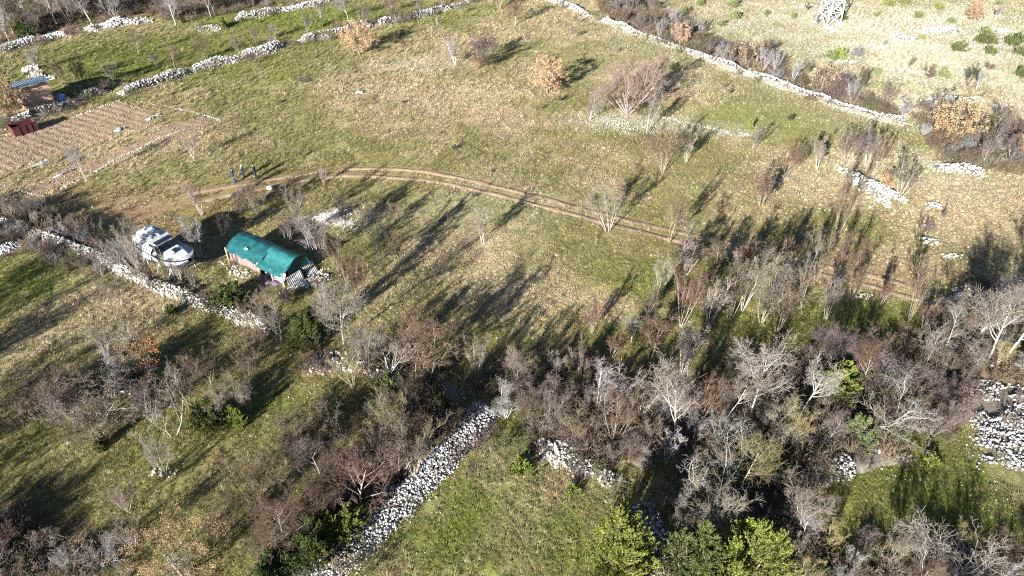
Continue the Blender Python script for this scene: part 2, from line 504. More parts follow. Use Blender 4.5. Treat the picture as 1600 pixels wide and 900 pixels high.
gdir = at(300, 190) - at(190, 158)
plot('big', plot_polys[0][1], (gdir.x, gdir.y), 'broad tilled garden plot with brown furrowed soil')
ldir = at(300, 195) - at(90, 290)
plot('strip', plot_polys[1][1], (ldir.x, ldir.y), 'narrow strip of bare tilled soil along the garden edge')

# ------------------------------------------------------------------ scatter helper (uncountable ground cover only)
def source(name, verts, faces, mat, smooth=False):
    me = new_mesh(name, verts, faces, smooth); me.materials.append(mat)
    return bpy.data.objects.new(name, me)

def scatter(name, pts, rotz, scl, tint, pick, sources, label, cat):
    me = new_mesh(name, pts, [])
    def attr(n, t, data, key):
        a = me.attributes.new(n, t, 'POINT'); a.data.foreach_set(key, np.ascontiguousarray(data).ravel())
    attr('rotz', 'FLOAT_VECTOR', np.stack([rotz * 0, rotz * 0, rotz], 1).astype(np.float32) if rotz.ndim == 1 else rotz.astype(np.float32), 'vector')
    attr('scl', 'FLOAT_VECTOR', (np.repeat(scl[:, None], 3, 1) if scl.ndim == 1 else scl).astype(np.float32), 'vector')
    attr('tint', 'FLOAT_COLOR', np.concatenate([tint, np.ones((len(tint), 1))], 1).astype(np.float32), 'color')
    attr('pick', 'INT', pick.astype(np.int32), 'value')
    o = link(name, me)
    ng = bpy.data.node_groups.new(name, 'GeometryNodeTree')
    ng.interface.new_socket('Geometry', in_out='INPUT', socket_type='NodeSocketGeometry')
    ng.interface.new_socket('Geometry', in_out='OUTPUT', socket_type='NodeSocketGeometry')
    gi = ng.nodes.new('NodeGroupInput'); go = ng.nodes.new('NodeGroupOutput')
    ip = ng.nodes.new('GeometryNodeInstanceOnPoints'); jn = ng.nodes.new('GeometryNodeJoinGeometry')
    for s in sources:
        oi = ng.nodes.new('GeometryNodeObjectInfo'); oi.inputs['Object'].default_value = s; oi.inputs['As Instance'].default_value = True
        ng.links.new(oi.outputs['Geometry'], jn.inputs[0])
    def na(n, t):
        a = ng.nodes.new('GeometryNodeInputNamedAttribute'); a.data_type = t; a.inputs['Name'].default_value = n; return a.outputs[0]
    ng.links.new(gi.outputs[0], ip.inputs['Points']); ng.links.new(jn.outputs[0], ip.inputs['Instance'])
    ip.inputs['Pick Instance'].default_value = True
    ng.links.new(na('pick', 'INT'), ip.inputs['Instance Index'])
    ng.links.new(na('rotz', 'FLOAT_VECTOR'), ip.inputs['Rotation']); ng.links.new(na('scl', 'FLOAT_VECTOR'), ip.inputs['Scale'])
    ng.links.new(ip.outputs[0], go.inputs[0])
    md = o.modifiers.new('scatter', 'NODES'); md.node_group = ng
    return tag(o, label, cat, kind='stuff')

def tuft(seed, n, rad, hgt, lean, w):
    r = np.random.default_rng(seed)
    v = []; f = []
    for k in range(n):
        a = r.random() * 6.283; d = rad * math.sqrt(r.random()) * .75
        b = np.array([math.cos(a) * d, math.sin(a) * d, -.02])
        a2 = a + r.normal() * .7; l = hgt * (.6 + .7 * r.random())
        out = np.array([math.cos(a2), math.sin(a2), 0]) * lean * (.5 + r.random())
        side = np.array([-math.sin(a2), math.cos(a2), 0]) * w * (.6 + .8 * r.random())
        mid = b + (out * .4 + np.array([0, 0, 1.])) * l * .6
        tip = b + (out * 1.3 + np.array([0, 0, .85])) * l
        i = len(v)
        v += [b - side, b + side, mid + side * .8, mid - side * .8, tip]
        f += [(i, i+1, i+2, i+3), (i+3, i+2, i+4)]
    return v, f

def sample_ground(n, lo, hi, margin=90):
    x = nrg.uniform(-110, 110, n); y = nrg.uniform(lo, hi, n)
    px, py = pixv(x, y, hz(x, y))
    k = (px > -margin) & (px < 1600 + margin) & (py > -25) & (py < 900 + margin)
    return x[k], y[k]

def clear_of(x, y, ruts=True):
    keep = np.ones(x.shape, bool)
    for w, ln in wall_lines:
        keep &= line_dist(x, y, ln) > w[2] * .42
    if ruts:
        d = np.abs(line_dist(x, y, track_line) - .85)
        keep &= (d > .32 + .45 * vnoise(x, y, 1.7, 90)) | (nrg.random(x.shape) < .07)
        keep &= (line_dist(x, y, far_track_line) > .75) | (nrg.random(x.shape) < .08)
    for n_, poly in plot_polys:
        keep &= ~in_poly(x, y, poly) | (nrg.random(x.shape) < .03)
    return keep

def gz(x, y): return hz(x, y) + (fbm(x, y, 1.6, 21, 3) - .5) * .10

tufts = [source('grass_tuft', *tuft(11, 26, .20, .12, 1.1, .016), M['grass']), source('grass_tuft', *tuft(12, 30, .24, .10, 1.4, .018), M['grass']),
         source('grass_tuft', *tuft(13, 34, .17, .24, 1.0, .014), M['grass']), source('grass_tuft', *tuft(14, 30, .20, .19, 1.2, .016), M['grass'])]
gxs = []; gys = []; gsc = []
for lo, hi, dens, s in ((16, 40, 15, .95), (40, 62, 12, 1.0), (62, 90, 8.5, 1.12), (90, 142, 5.2, 1.35)):
    x, y = sample_ground(int(220 * (hi - lo) * dens), lo, hi)
    k = clear_of(x, y); x = x[k]; y = y[k]
    gxs.append(x); gys.append(y); gsc.append(np.full(len(x), s))
x = np.concatenate(gxs); y = np.concatenate(gys); s = np.concatenate(gsc)
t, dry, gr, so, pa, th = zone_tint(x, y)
tuss = fbm(x, y, 2.0, 40, 3)
keep = nrg.random(len(x)) > so * .7 + pa * .25 + (tuss < .40) * .35 + th * .3
x, y, s, t, dry, gr, tuss, pa, th = (a[keep] for a in (x, y, s, t, dry, gr, tuss, pa, th))
s = s * (.55 + .9 * np.clip(tuss + (dry - .4) * .5 - pa * .25, .1, 1.1)) * nrg.uniform(.7, 1.25, len(x))
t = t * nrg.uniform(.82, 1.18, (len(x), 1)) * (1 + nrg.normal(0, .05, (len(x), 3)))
straw_pick = nrg.random(len(x)) < .06
t[straw_pick] = t[straw_pick] * .45 + np.array([.44, .375, .235]) * .6
pick = np.where(nrg.random(len(x)) < .25 + .6 * dry, nrg.integers(2, 4, len(x)), nrg.integers(0, 2, len(x)))
scatter('grass', np.stack([x, y, gz(x, y)], 1), nrg.uniform(0, 6.28, len(x)), s, np.clip(t, 0, 1), pick, tufts,
        'short green and straw coloured winter grass in tussocks all over the field', 'grass')

# loose pale stones lying in the turf
def rock(seed, flat=.7):
    r = np.random.default_rng(seed)
    g = (1 + 5 ** .5) / 2
    v = np.array([(-1,g,0),(1,g,0),(-1,-g,0),(1,-g,0),(0,-1,g),(0,1,g),(0,-1,-g),(0,1,-g),(g,0,-1),(g,0,1),(-g,0,-1),(-g,0,1)], float)
    v /= np.linalg.norm(v, axis=1)[:, None]
    v *= r.uniform(.62, 1.15, (12, 1)); v *= np.array([r.uniform(.8, 1.25), r.uniform(.65, 1.0), flat * r.uniform(.7, 1.1)])
    f = np.array([(0,11,5),(0,5,1),(0,1,7),(0,7,10),(0,10,11),(1,5,9),(5,11,4),(11,10,2),(10,7,6),(7,1,8),(3,9,4),(3,4,2),(3,2,6),(3,6,8),(3,8,9),(4,9,5),(2,4,11),(6,2,10),(8,6,7),(9,8,1)])
    return v, f
ROCKS = [rock(k) for k in range(8)]
pebs = [source('loose_stone', *ROCKS[k], M['pebble']) for k in range(5)]
x, y = sample_ground(150000, 16, 142, 40)
k = clear_of(x, y, False); x = x[k]; y = y[k]
_, dry, gr, so, pa, th = zone_tint(x, y)
clus = fbm(x, y, 7, 60, 3)
nearwall = np.zeros(len(x))
for w, ln in wall_lines:
    nearwall = np.maximum(nearwall, np.exp(-(line_dist(x, y, ln) / (w[2] * .9))**2))
prob = .03 + .13 * (clus > .58) + pa * .45 + nearwall * .75
k = nrg.random(len(x)) < prob
x = x[k]; y = y[k]; pa = pa[k]; nw = nearwall[k]
s = .028 + .05 * nrg.random(len(x))**2.5 + pa * .12 * nrg.random(len(x))**2 + nw * .10 * nrg.random(len(x))
g = nrg.uniform(.36, .58, len(x))
sx_, sy_ = [], []
for n_, poly in plot_polys:
    xa = nrg.uniform(min(p.x for p in poly), max(p.x for p in poly), 9000); ya = nrg.uniform(min(p.y for p in poly), max(p.y for p in poly), 9000)
    k = in_poly(xa, ya, poly); sx_.append(xa[k]); sy_.append(ya[k])
clod_x = np.concatenate(sx_); clod_y = np.concatenate(sy_)
scatter('soil_clods', np.stack([clod_x, clod_y, hz(clod_x, clod_y) + .07], 1), nrg.uniform(0, 6.28, len(clod_x)), .03 + .07 * nrg.random(len(clod_x)) ** 3, np.array([.26, .20, .14]) * nrg.uniform(.6, 1.5, (len(clod_x), 1)), nrg.integers(0, 5, len(clod_x)), pebs,
        'lumps of earth and small stones on the tilled plots', 'soil')
scatter('scattered_stones', np.stack([x, y, gz(x, y) + s * .3 + .02], 1), np.stack([nrg.uniform(-.4, .4, len(x)), nrg.uniform(-.4, .4, len(x)), nrg.uniform(0, 6.28, len(x))], 1), s,
        np.stack([g, g * .97, g * .92], 1), nrg.integers(0, 5, len(x)), pebs, 'small white limestone pieces strewn through the turf', 'stones')

# ------------------------------------------------------------------ dry stone walls and stone heaps
def rotmats(n):
    q = nrg.normal(size=(n, 4)); q /= np.linalg.norm(q, axis=1)[:, None]
    w, a, b, c = q.T
    return np.stack([1-2*(b*b+c*c), 2*(a*b-c*w), 2*(a*c+b*w), 2*(a*b+c*w), 1-2*(a*a+c*c), 2*(b*c-a*w), 2*(a*c-b*w), 2*(b*c+a*w), 1-2*(a*a+b*b)], 1).reshape(n, 3, 3)

def stones_mesh(pos, size):
    V = []; F = []; off = 0
    kind = nrg.integers(0, len(ROCKS), len(pos)); Rm = rotmats(len(pos))
    tilt = Euler
    for k, (bv, bf) in enumerate(ROCKS):
        m = np.nonzero(kind == k)[0]
        if not len(m): continue
        v = np.einsum('nij,vj->nvi', Rm[m], bv) * size[m][:, None, None] + pos[m][:, None, :]
        f = bf[None] + (np.arange(len(m)) * 12)[:, None, None] + off
        V.append(v.reshape(-1, 3)); F.append(f.reshape(-1, 3)); off += len(m) * 12
    return np.concatenate(V), np.concatenate(F)

M['core'] = plain('rubble_core', (.15, .13, .10), .95, 5, .5, bumpd=.08)
rock_meshes = []
for k in range(8):
    me_ = new_mesh('stone', *ROCKS[k]); me_.materials.append(M['stone']); rock_meshes.append(me_)

def wall_profile(u, n): return np.clip(1 - np.abs(u) ** 2.6, 0, 1) * n

def build_wall(w, line, single=0):
    key, pts, width, height, ssz, tint_, label = w
    base = line[len(line)//2]
    root = empty('dry_stone_wall', (base.x, base.y, H(base.x, base.y)))
    tag(root, label, 'wall', 'dry stone walls of the fields')
    L = np.array([[p.x, p.y] for p in line])
    D = np.gradient(L, axis=0); D /= np.linalg.norm(D, axis=1)[:, None] + 1e-9
    S = np.stack([D[:, 1], -D[:, 0]], 1)
    n = len(L)
    seed = abs(hash(key)) % 50 if False else sum(map(ord, key)) % 50
    hh = height * (.45 + 1.0 * vnoise(np.arange(n) * .35, 0, 2.5, seed)); ww = width * (.62 + .7 * vnoise(np.arange(n) * .35, 5, 2.2, seed + 1)) / 2
    ends = np.clip(np.minimum(np.arange(n), n - 1 - np.arange(n)) / 3.0, .25, 1); hh = hh * ends
    us = np.array([-1, -.75, -.4, 0, .4, .75, 1])
    v = []; f = []
    for i in range(n):
        for u in us:
            q = L[i] + S[i] * u * ww[i]
            v.append((q[0] - base.x, q[1] - base.y, float(hz(*q)) - H(base.x, base.y) - .08 + float(wall_profile(u, hh[i])) * .72))
        if i:
            for k in range(6):
                a = (i - 1) * 7 + k
                f.append((a, a + 1, a + 8, a + 7))
    mk('rubble_core', v, f, M['core'], root, False)
    area = n * .35 * width * 1.35
    cnt = int(area / (ssz * ssz) * {'rightheap': 1.3, 'mid': 1.3, 'lower': 1.3, 'right': 1.4, 'corner': .9}.get(key, 1.9))
    ti = nrg.uniform(0, n - 1, cnt); i0 = ti.astype(int); fr = (ti - i0)[:, None]; i1 = np.minimum(i0 + 1, n - 1)
    u = np.clip(nrg.uniform(-1, 1, cnt) + nrg.normal(0, .12, cnt) * (nrg.random(cnt) < .5), -1.5, 1.5)
    c = L[i0] * (1 - fr) + L[i1] * fr + (S[i0] * (u * ww[i0])[:, None])
    size = ssz * (.24 + .75 * nrg.random(cnt) ** 3)
    z = hz(c[:, 0], c[:, 1]) + wall_profile(np.clip(u, -1, 1), hh[i0]) + nrg.uniform(-.4, .35, cnt) * size
    pos = np.stack([c[:, 0] - base.x, c[:, 1] - base.y, z - H(base.x, base.y)], 1)
    ids = np.arange(cnt)
    hole = {'rightheap': .36, 'near': .24, 'right': .33, 'mid': .36, 'boat': .25, 'corner': .42, 'topleftfar': .40, 'toprightlong': .22, 'garden': .34}.get(key, .28)
    ids = ids[fbm(c[:, 0], c[:, 1], 2.2, 80, 3) > hole]
    if single:
        px, py = pixv(c[:, 0], c[:, 1], z)
        ok_ = (px > 0) & (px < 1600) & (py > 0) & (py < 900) & (z - hz(c[:, 0], c[:, 1]) > .12)
        cand = ids[ok_[ids]]
        big = cand[np.argsort(-size[cand])][:single]
        for i in big:
            o = bpy.data.objects.new('stone', rock_meshes[nrg.integers(0, 8)])
            COL.objects.link(o); o.parent = root
            o.location = pos[i] + np.array([0, 0, size[i] * .2]); o.rotation_euler = nrg.uniform(0, 6.28, 3); sc = size[i] * nrg.uniform(.85, 1.08)
            o.scale = (sc, sc, sc)
            g_ = nrg.uniform(.85, 1.15); o.color = (tint_[0] * g_, tint_[1] * g_, tint_[2] * g_, 1)
        ids = np.setdiff1d(ids, big)
    v, f = stones_mesh(pos[ids], size[ids])
    o = mk('loose_rubble', v, f, M['stone'], root, False, tint_)
    o['kind'] = 'stuff'
    return root
for w, ln in wall_lines:
    build_wall(w, ln, {'near': 260, 'lower': 70, 'rightheap': 120, 'right': 80, 'mid': 50, 'boat': 60}.get(w[0], 0))

def heap(px, py, rx, ry, hgt, ssz, tint_, name, label, cat, rz=0.0, fill=2.2, single=0, core=None):
    b = at(px, py)
    root = empty(name, b, rz)
    tag(root, label, cat, 'stone heaps and outcrops of the pasture')
    n = 18; v = []; f = []
    for j in range(7):
        t = j / 6
        for k in range(n):
            a = 2 * math.pi * k / n; q = 1 + .25 * math.sin(a * 3 + px) + .12 * math.sin(a * 5 + py)
            v.append((math.cos(a) * rx * t * q, math.sin(a) * ry * t * q, hgt * (1 - t ** 2) * (.85 + .3 * rng.random()) - .06))
        if j:
            f += [((j-1)*n + k, (j-1)*n + (k+1) % n, j*n + (k+1) % n, j*n + k) for k in range(n)]
    mk('heap_core', v, f, core or M['core'], root, True)
    cnt = int(math.pi * rx * ry / ssz ** 2 * fill)
    a = nrg.uniform(0, 6.283, cnt); t = np.sqrt(nrg.random(cnt)) * 1.08
    q = 1 + .25 * np.sin(a * 3 + px) + .12 * np.sin(a * 5 + py)
    size = ssz * (.28 + .55 * nrg.random(cnt) ** 1.6)
    pos = np.stack([np.cos(a) * rx * t * q, np.sin(a) * ry * t * q, hgt * np.clip(1 - t ** 2, 0, 1) + nrg.uniform(-.3, .4, cnt) * size], 1)
    order = np.argsort(-size)
    for i in order[:single]:
        o = bpy.data.objects.new('stone', rock_meshes[nrg.integers(0, 8)]); COL.objects.link(o); o.parent = root
        o.location = pos[i]; o.rotation_euler = nrg.uniform(0, 6.28, 3); o.scale = (size[i] * 1.2,) * 3; o.color = (*tint_, 1)
    v, f = stones_mesh(pos[order[single:]], size[order[single:]])
    o = mk('loose_rubble', v, f, M['stone'], root, False, tint_); o['kind'] = 'stuff'
    return root
WH = (.54, .53, .50)
hp_ = at(1405, 320) - at(1320, 270)
heap(1362, 294, 3.9, 1.7, .6, .22, WH, 'stone_heap', 'long white heap of cleared stones on the right side of the field', 'stone heap', math.atan2(hp_.y, hp_.x), single=60)
heap(513, 343, 2.9, 2.1, .22, .06, (.62, .58, .54), 'gravel_heap', 'low pale spread of gravel behind the green shelter', 'gravel heap', 0, .5, core=plain('pale_gravel', (.60, .56, .52), .95, 5, .2))
heap(1500, 265, 2.8, 1.4, .45, .30, WH, 'stone_heap', 'small white stone heap under grey shrubs at the right', 'stone heap', R(-10), 1.8)
heap(1487, 158, 3.6, 1.3, .4, .30, WH, 'stone_heap', 'pale rubble heap beside the white frames behind the tan oak', 'stone heap', 0, 1.8)
heap(562, 146, .8, .35, .25, .25, WH, 'rock_outcrop', 'lone flat white rock in the upper middle of the pasture', 'rock', 0, 2.5)
heap(1350, 464, .9, .4, .2, .22, (.55, .48, .45), 'rock_outcrop', 'small stony patch just below the end of the earth track', 'rock', 0, 1.5)
heap(1460, 322, 1.0, .7, .2, .25, WH, 'rock_outcrop', 'angular white rock right of the long stone heap', 'rock', 0, 1.8)
heap(1488, 402, 1.2, .5, .2, .25, WH, 'rock_outcrop', 'flat white rock above the dark shaded shrubs on the right', 'rock', 0, 1.8)
heap(1453, 378, 1.3, .8, .18, .25, (.6,.58,.55), 'rock_outcrop', 'grey broken rocks right of the field above the pale trees', 'rock', 0, 1.2)
heap(1448, 355, .6, .4, .2, .25, WH, 'rock_outcrop', 'small pair of white rocks below the long stone heap', 'rock', 0, 1.6)
heap(1295, 48, 1.0, .8, .3, .3, WH, 'rock_outcrop', 'white footing stones at the foot of the lattice pylon', 'rock', 0, 2)
heap(1415, 60, 3.0, 1.2, .25, .35, WH, 'rock_outcrop', 'flat pale limestone shelf right of the pylon', 'rock', R(-15), 1.2)
heap(1468, 48, 4.0, 1.6, .25, .35, WH, 'rock_outcrop', 'broad pale limestone shelf among low green junipers', 'rock', R(10), 1.2)
heap(1560, 48, 2.4, .8, .25, .35, WH, 'rock_outcrop', 'pale limestone strip near the upper right corner', 'rock', 0, 1.4)
heap(1415, 112, 1.0, .5, .25, .3, WH, 'rock_outcrop', 'small pale rock at the foot of a slim sapling behind the hedge', 'rock', 0, 1.6)
heap(1320, 97, 2.2, .6, .2, .3, WH, 'rock_outcrop', 'thin pale ledge below the paired juniper cushions', 'rock', 0, 1.3)
heap(1260, 10, 2.0, .8, .25, .32, WH, 'rock_outcrop', 'pale rock ledge left of the pylon at the top', 'rock', 0, 1.4)
heap(50, 110, 1.6, .9, .6, .35, (.62,.6,.58), 'stone_heap', 'white stone heap behind the tan leaved tree by the hut', 'stone heap', 0, 2)
heap(58, 120, 1.3, .7, .5, .3, (.62,.58,.52), 'stone_heap', 'pale builder sand and stone heap next to the white frames at the hut', 'stone heap', 0, 1.6)
heap(192, 602, 1.3, .9, .25, .25, (.5,.5,.54), 'stone_heap', 'grey stones under the white stemmed tree in the lower left meadow', 'stone heap', 0, 1.2)
heap(530, 568, 2.6, 1.3, .15, .26, (.6,.56,.52), 'stone_heap', 'scatter of fallen stones beside the green juniper at the field corner', 'stone heap', 0, 1.0)
heap(880, 705, 2.2, 1.2, .3, .25, (.6,.57,.54), 'stone_heap', 'low mound of pale stones half hidden by brown shrubs', 'stone heap', 0, 1.6)
heap(255, 738, .9, .5, .15, .22, (.55,.52,.5), 'stone_heap', 'few stones at the foot of a pale forked shrub', 'stone heap', 0, 1.2)

def stone_row(pts, width, ssz, label, tint_=(.6, .58, .54)):
    ln = resample(P(*pts), .3)
    b = ln[0]; root = empty('stone_edging', b)
    tag(root, label, 'edging', 'stone edgings of the garden plot')
    cnt = int(len(ln) * .3 * width / ssz ** 2 * (1.0 if width < 2 else .55))
    pos = np.array([ln[min(int(t), len(ln)-1)] for t in nrg.uniform(0, len(ln), cnt)]) + np.stack([nrg.normal(0, width*.35, cnt), nrg.normal(0, width*.35, cnt), np.zeros(cnt)], 1)
    size = ssz * nrg.uniform(.25, .7, cnt)
    pos[:, 2] = hz(pos[:, 0], pos[:, 1]) + size * .4 + .03
    v, f = stones_mesh(pos - np.array(b), size)
    o = mk('loose_rubble', v, f, M['stone'], root, False, tint_); o['kind'] = 'stuff'
stone_row([(205,157),(240,163),(280,171),(322,181),(345,190)], .3, .13, 'white stone line closing the upper end of the garden plot')
stone_row([(66,306),(110,288),(150,268),(185,246),(212,236),(250,216),(290,203)], .35, .12, 'pale stone line along the field side of the garden strip')
stone_row([(-8,288),(20,295),(45,302),(66,309)], .35, .14, 'short white stone line at the low end of the garden')
stone_row([(-5,216),(25,207),(55,200)], .35, .14, 'white stone line in front of the dark red container')
stone_row([(100,190),(135,176),(170,163),(190,156)], .4, .17, 'faint pale line between the garden wall and the tilled plot', (.5, .47, .42))
stone_row([(930,182),(950,190),(985,198),(1010,204)], 4.6, .15, 'stony white patch in front of the wide bare tree', (.43,.41,.37))
stone_row([(1035,183),(1075,192),(1110,200),(1150,209),(1172,212)], .9, .12, 'thin white stony line right of the wide bare tree', (.40,.385,.35))

# ------------------------------------------------------------------ trees and shrubs: shapes
def tubes(segs, sides):
    a = np.array([s[0] for s in segs], float); b = np.array([s[1] for s in segs], float)
    r0 = np.array([s[2] for s in segs]); r1 = np.array([s[3] for s in segs])
    d = b - a; d /= np.linalg.norm(d, axis=1)[:, None] + 1e-9
    ref = np.where(np.abs(d[:, 2:3]) < .9, np.array([[0, 0, 1.]]), np.array([[1., 0, 0]]))
    u = np.cross(d, ref); u /= np.linalg.norm(u, axis=1)[:, None]; w = np.cross(d, u)
    n = len(a); V = np.zeros((n, 2, sides, 3))
    for k in range(sides):
        t = 2 * math.pi * k / sides
        o = u * math.cos(t) + w * math.sin(t)
        V[:, 0, k] = a + o * r0[:, None]; V[:, 1, k] = b + o * r1[:, None]
    base = (np.arange(n) * 2 * sides)[:, None]
    F = np.concatenate([np.concatenate([base + k, base + (k+1) % sides, base + sides + (k+1) % sides, base + sides + k], 1) for k in range(sides)])
    return V.reshape(-1, 3), F

def grow(seed, stems, height, spread, r0, counts, ang, up, wander, min_r=.0085, lens=(.55, .55, .6, .6), first=.3, stem_bend=0.0):
    """bare woody plant: list of segments per level. stems from the base fan out by `spread` radians"""
    rd = random.Random(seed)
    lev = [[] for _ in range(5)]
    def branch(p, d, l, r, k):
        ns = (6, 5, 3, 2, 1)[k]
        pts = [p.copy()]; rr = [r]
        dd = d.copy()
        for i in range(ns):
            dd = dd + Vector((rd.gauss(0, 1), rd.gauss(0, 1), rd.gauss(0, .7))) * wander[k] + Vector((0, 0, 1)) * up[k]
            dd.normalize()
            p = p + dd * (l / ns); pts.append(p.copy())
            rr.append(max(min_r * (.7 if k >= 3 else 1), r * (1 - .78 * (i + 1) / ns)))
        for i in range(ns): lev[k].append((pts[i], pts[i+1], rr[i], rr[i+1]))
        if k + 1 < len(counts) + 1 and k < 4:
            c = counts[k]
            c = int(c * rd.uniform(.75, 1.3) + .5)
            for j in range(c):
                lo = first if k == 0 else .2
                t = lo + (1 - lo) * ((j + rd.random()) / c)
                i = min(int(t * ns), ns - 1); f = t * ns - i
                q = pts[i].lerp(pts[i+1], f)
                dirn = (pts[i+1] - pts[i]).normalized()
                az = rd.uniform(0, 6.283)
                side = dirn.orthogonal().normalized(); side.rotate(Matrix.Rotation(az, 3, dirn))
                an = ang[k] * rd.uniform(.65, 1.3)
                nd = dirn * math.cos(an) + side * math.sin(an)
                branch(q, nd, l * lens[k] * rd.uniform(.7, 1.25) * (1.15 - .5 * t if k == 0 else 1), max(min_r, (rr[i] * (1 - f) + rr[i+1] * f) * rd.uniform(.5, .75)), k + 1)
    for s in range(stems):
        az = 6.283 * (s + rd.random() * .8) / max(stems, 1)
        an = spread * (rd.uniform(.35, 1.1) if stems > 1 else rd.uniform(0, .25))
        d = Vector((math.cos(az) * math.sin(an), math.sin(az) * math.sin(an), math.cos(an)))
        b = Vector((math.cos(az), math.sin(az), 0)) * (.13 * rd.random() if stems > 1 else 0)
        b.z = -.1
        branch(b, d, height * rd.uniform(.62, .9), r0 * rd.uniform(.7, 1.1), 0)
    return lev

def woody(seed, **kw):
    lev = grow(seed, **kw)
    t = [tubes(lev[0], 6)]
    if lev[1]: t.append(tubes(lev[1], 4))
    V = []; F = []; o = 0
    for v, f in t: V.append(v); F.append(f + o); o += len(v)
    tr = new_mesh('trunk', np.concatenate(V), np.concatenate(F), True); tr.materials.append(M['bark'])
    fine = [s for l in lev[2:] for s in l]
    v, f = tubes(fine, 3)
    cr = new_mesh('crown', v, f); cr.materials.append(M['twig'])
    top = float(np.percentile(v[:, 2], 99.5))
    return tr, cr, top, lev

UP0 = (.03, .06, .05, .03, .0); WA = (.06, .11, .16, .22, .3)
ARCH = {}
def arch(kind, n, seed0, **kw):
    ARCH[kind] = [woody(seed0 + i, **kw)[:3] for i in range(n)]
# single trunk with a spreading rounded crown
arch('tree', 7, 100, stems=1, height=6, spread=.3, r0=.085, counts=(11, 7, 5, 4), ang=(.85, .75, .8, .8), up=(.03, .12, .07, .03, 0), wander=WA, lens=(.52, .5, .5, .55), first=.32)
# umbrella crowned slim tree
arch('umbrella', 2, 140, stems=1, height=6, spread=.2, r0=.09, counts=(10, 6, 5, 3), ang=(.85, .7, .8, .8), up=(.04, .10, .06, .02, 0), wander=WA, lens=(.42, .5, .5, .5), first=.6)
# many upright stems from one foot, fan shaped
arch('vase', 9, 200, stems=6, height=5.8, spread=.36, r0=.038, counts=(6, 5, 5, 4), ang=(.40, .55, .7, .8), up=(.02, .09, .06, .03, 0), wander=(.06, .11, .18, .25, .3), lens=(.36, .42, .5, .5), first=.35)
# slim upright sapling
arch('sapling', 6, 260, stems=5, height=5.5, spread=.21, r0=.028, counts=(8, 5, 4, 4), ang=(.45, .6, .7, .8), up=(.03, .12, .07, .03, 0), wander=(.05, .12, .2, .25, .3), lens=(.26, .45, .5, .5), first=.3)
# low dense shrub
arch('shrub', 9, 300, stems=10, height=2.8, spread=.75, r0=.022, counts=(6, 5, 4, 3), ang=(.6, .7, .8, .8), up=(.02, .06, .05, .02, 0), wander=(.10, .18, .25, .3, .3), lens=(.5, .5, .5, .5), first=.2)
# huge wide multi stem tree
arch('wide', 1, 350, stems=12, height=6.5, spread=.85, r0=.085, counts=(7, 6, 6, 4), ang=(.6, .65, .7, .8), up=(.01, .06, .05, .03, 0), wander=WA, lens=(.45, .5, .5, .5), first=.25)
# bleached dead tree: few stout crooked limbs
arch('dead', 3, 380, stems=2, height=4.5, spread=.6, r0=.042, counts=(7, 5, 4, 2), ang=(.75, .7, .8, .8), up=(.02, .06, .04, .02, 0), wander=(.11, .16, .2, .25, .3), lens=(.6, .5, .5, .5), first=.25, min_r=.009)

def leaf_quads(centres, sizes, rd, flat=None):
    n = len(centres)
    a = rd.normal(size=(n, 3)) if flat is None else flat
    a = a / np.linalg.norm(a, axis=1)[:, None]
    b = rd.normal(size=(n, 3)); b -= (b * a).sum(1)[:, None] * a; b /= np.linalg.norm(b, axis=1)[:, None]
    c = np.cross(a, b)
    s = sizes[:, None]
    V = np.stack([centres - a * s, centres + b * s * .45 + c * s * .15, centres + a * s, centres - b * s * .45 + c * s * .15], 1).reshape(-1, 3)
    F = np.arange(n * 4).reshape(n, 4)
    return V, F

def oak(seed, height=5.2, width=4.6, clumps=230, per=42, leaf=.085, gap=.09, low=.12):
    rd = np.random.default_rng(seed)
    lev = grow(seed, stems=1, height=height * .8, spread=.2, r0=.16, counts=(11, 6, 3), ang=(1.0, .8, .8), up=(.02, .08, .05, .03, 0), wander=WA, lens=(.55, .5, .5, .5), first=.15)
    v0, f0 = tubes(lev[0], 6); v1, f1 = tubes(lev[1] + lev[2], 4)
    tr = new_mesh('trunk', np.concatenate([v0, v1]), np.concatenate([f0, f1 + len(v0)]), True); tr.materials.append(M['bark'])
    C = []
    for k in range(clumps):
        d = rd.normal(size=3); d /= np.linalg.norm(d)
        q = rd.uniform(.45, 1.0) ** .5
        q *= 1 + .22 * math.sin(d[0] * 5 + seed) + .20 * math.sin(d[1] * 6 + d[2] * 5 + seed) + .10 * math.sin(d[0] * 11 + d[2] * 9)
        p = np.array([d[0] * width / 2 * q, d[1] * width / 2 * q, height * (low + (1 - low) / 2) + d[2] * height * (1 - low) / 2 * q])
        if math.sin(p[0] * 3.1 + seed) * math.sin(p[1] * 2.7) * math.sin(p[2] * 3.3) > 1 - gap * 4: continue
        rad = rd.uniform(.14, .42)
        C.append(p + rd.normal(size=(int(per * rd.uniform(.6, 1.3)), 3)) * rad * .55)
    C = np.concatenate(C)
    C = C[C[:, 2] > .15]
    v, f = leaf_quads(C, rd.uniform(.6, 1.25, len(C)) * leaf, rd)
    cr = new_mesh('crown', v, f); cr.materials.append(M['leaf'])
    return tr, cr, height
ARCH['oak'] = [oak(400), oak(401), oak(402, clumps=170)]
ARCH['thin_oak'] = [oak(410, clumps=70, per=30, width=5.5, low=.05), oak(411, clumps=60, per=24, width=5, low=.1)]
ARCH['fine_oak'] = [oak(430, 5.2, 6.0, 230, 60, .04, low=.02)]
ARCH['russet'] = [oak(420, 3.6, 2.6, 45, 24, .07, low=.25)]

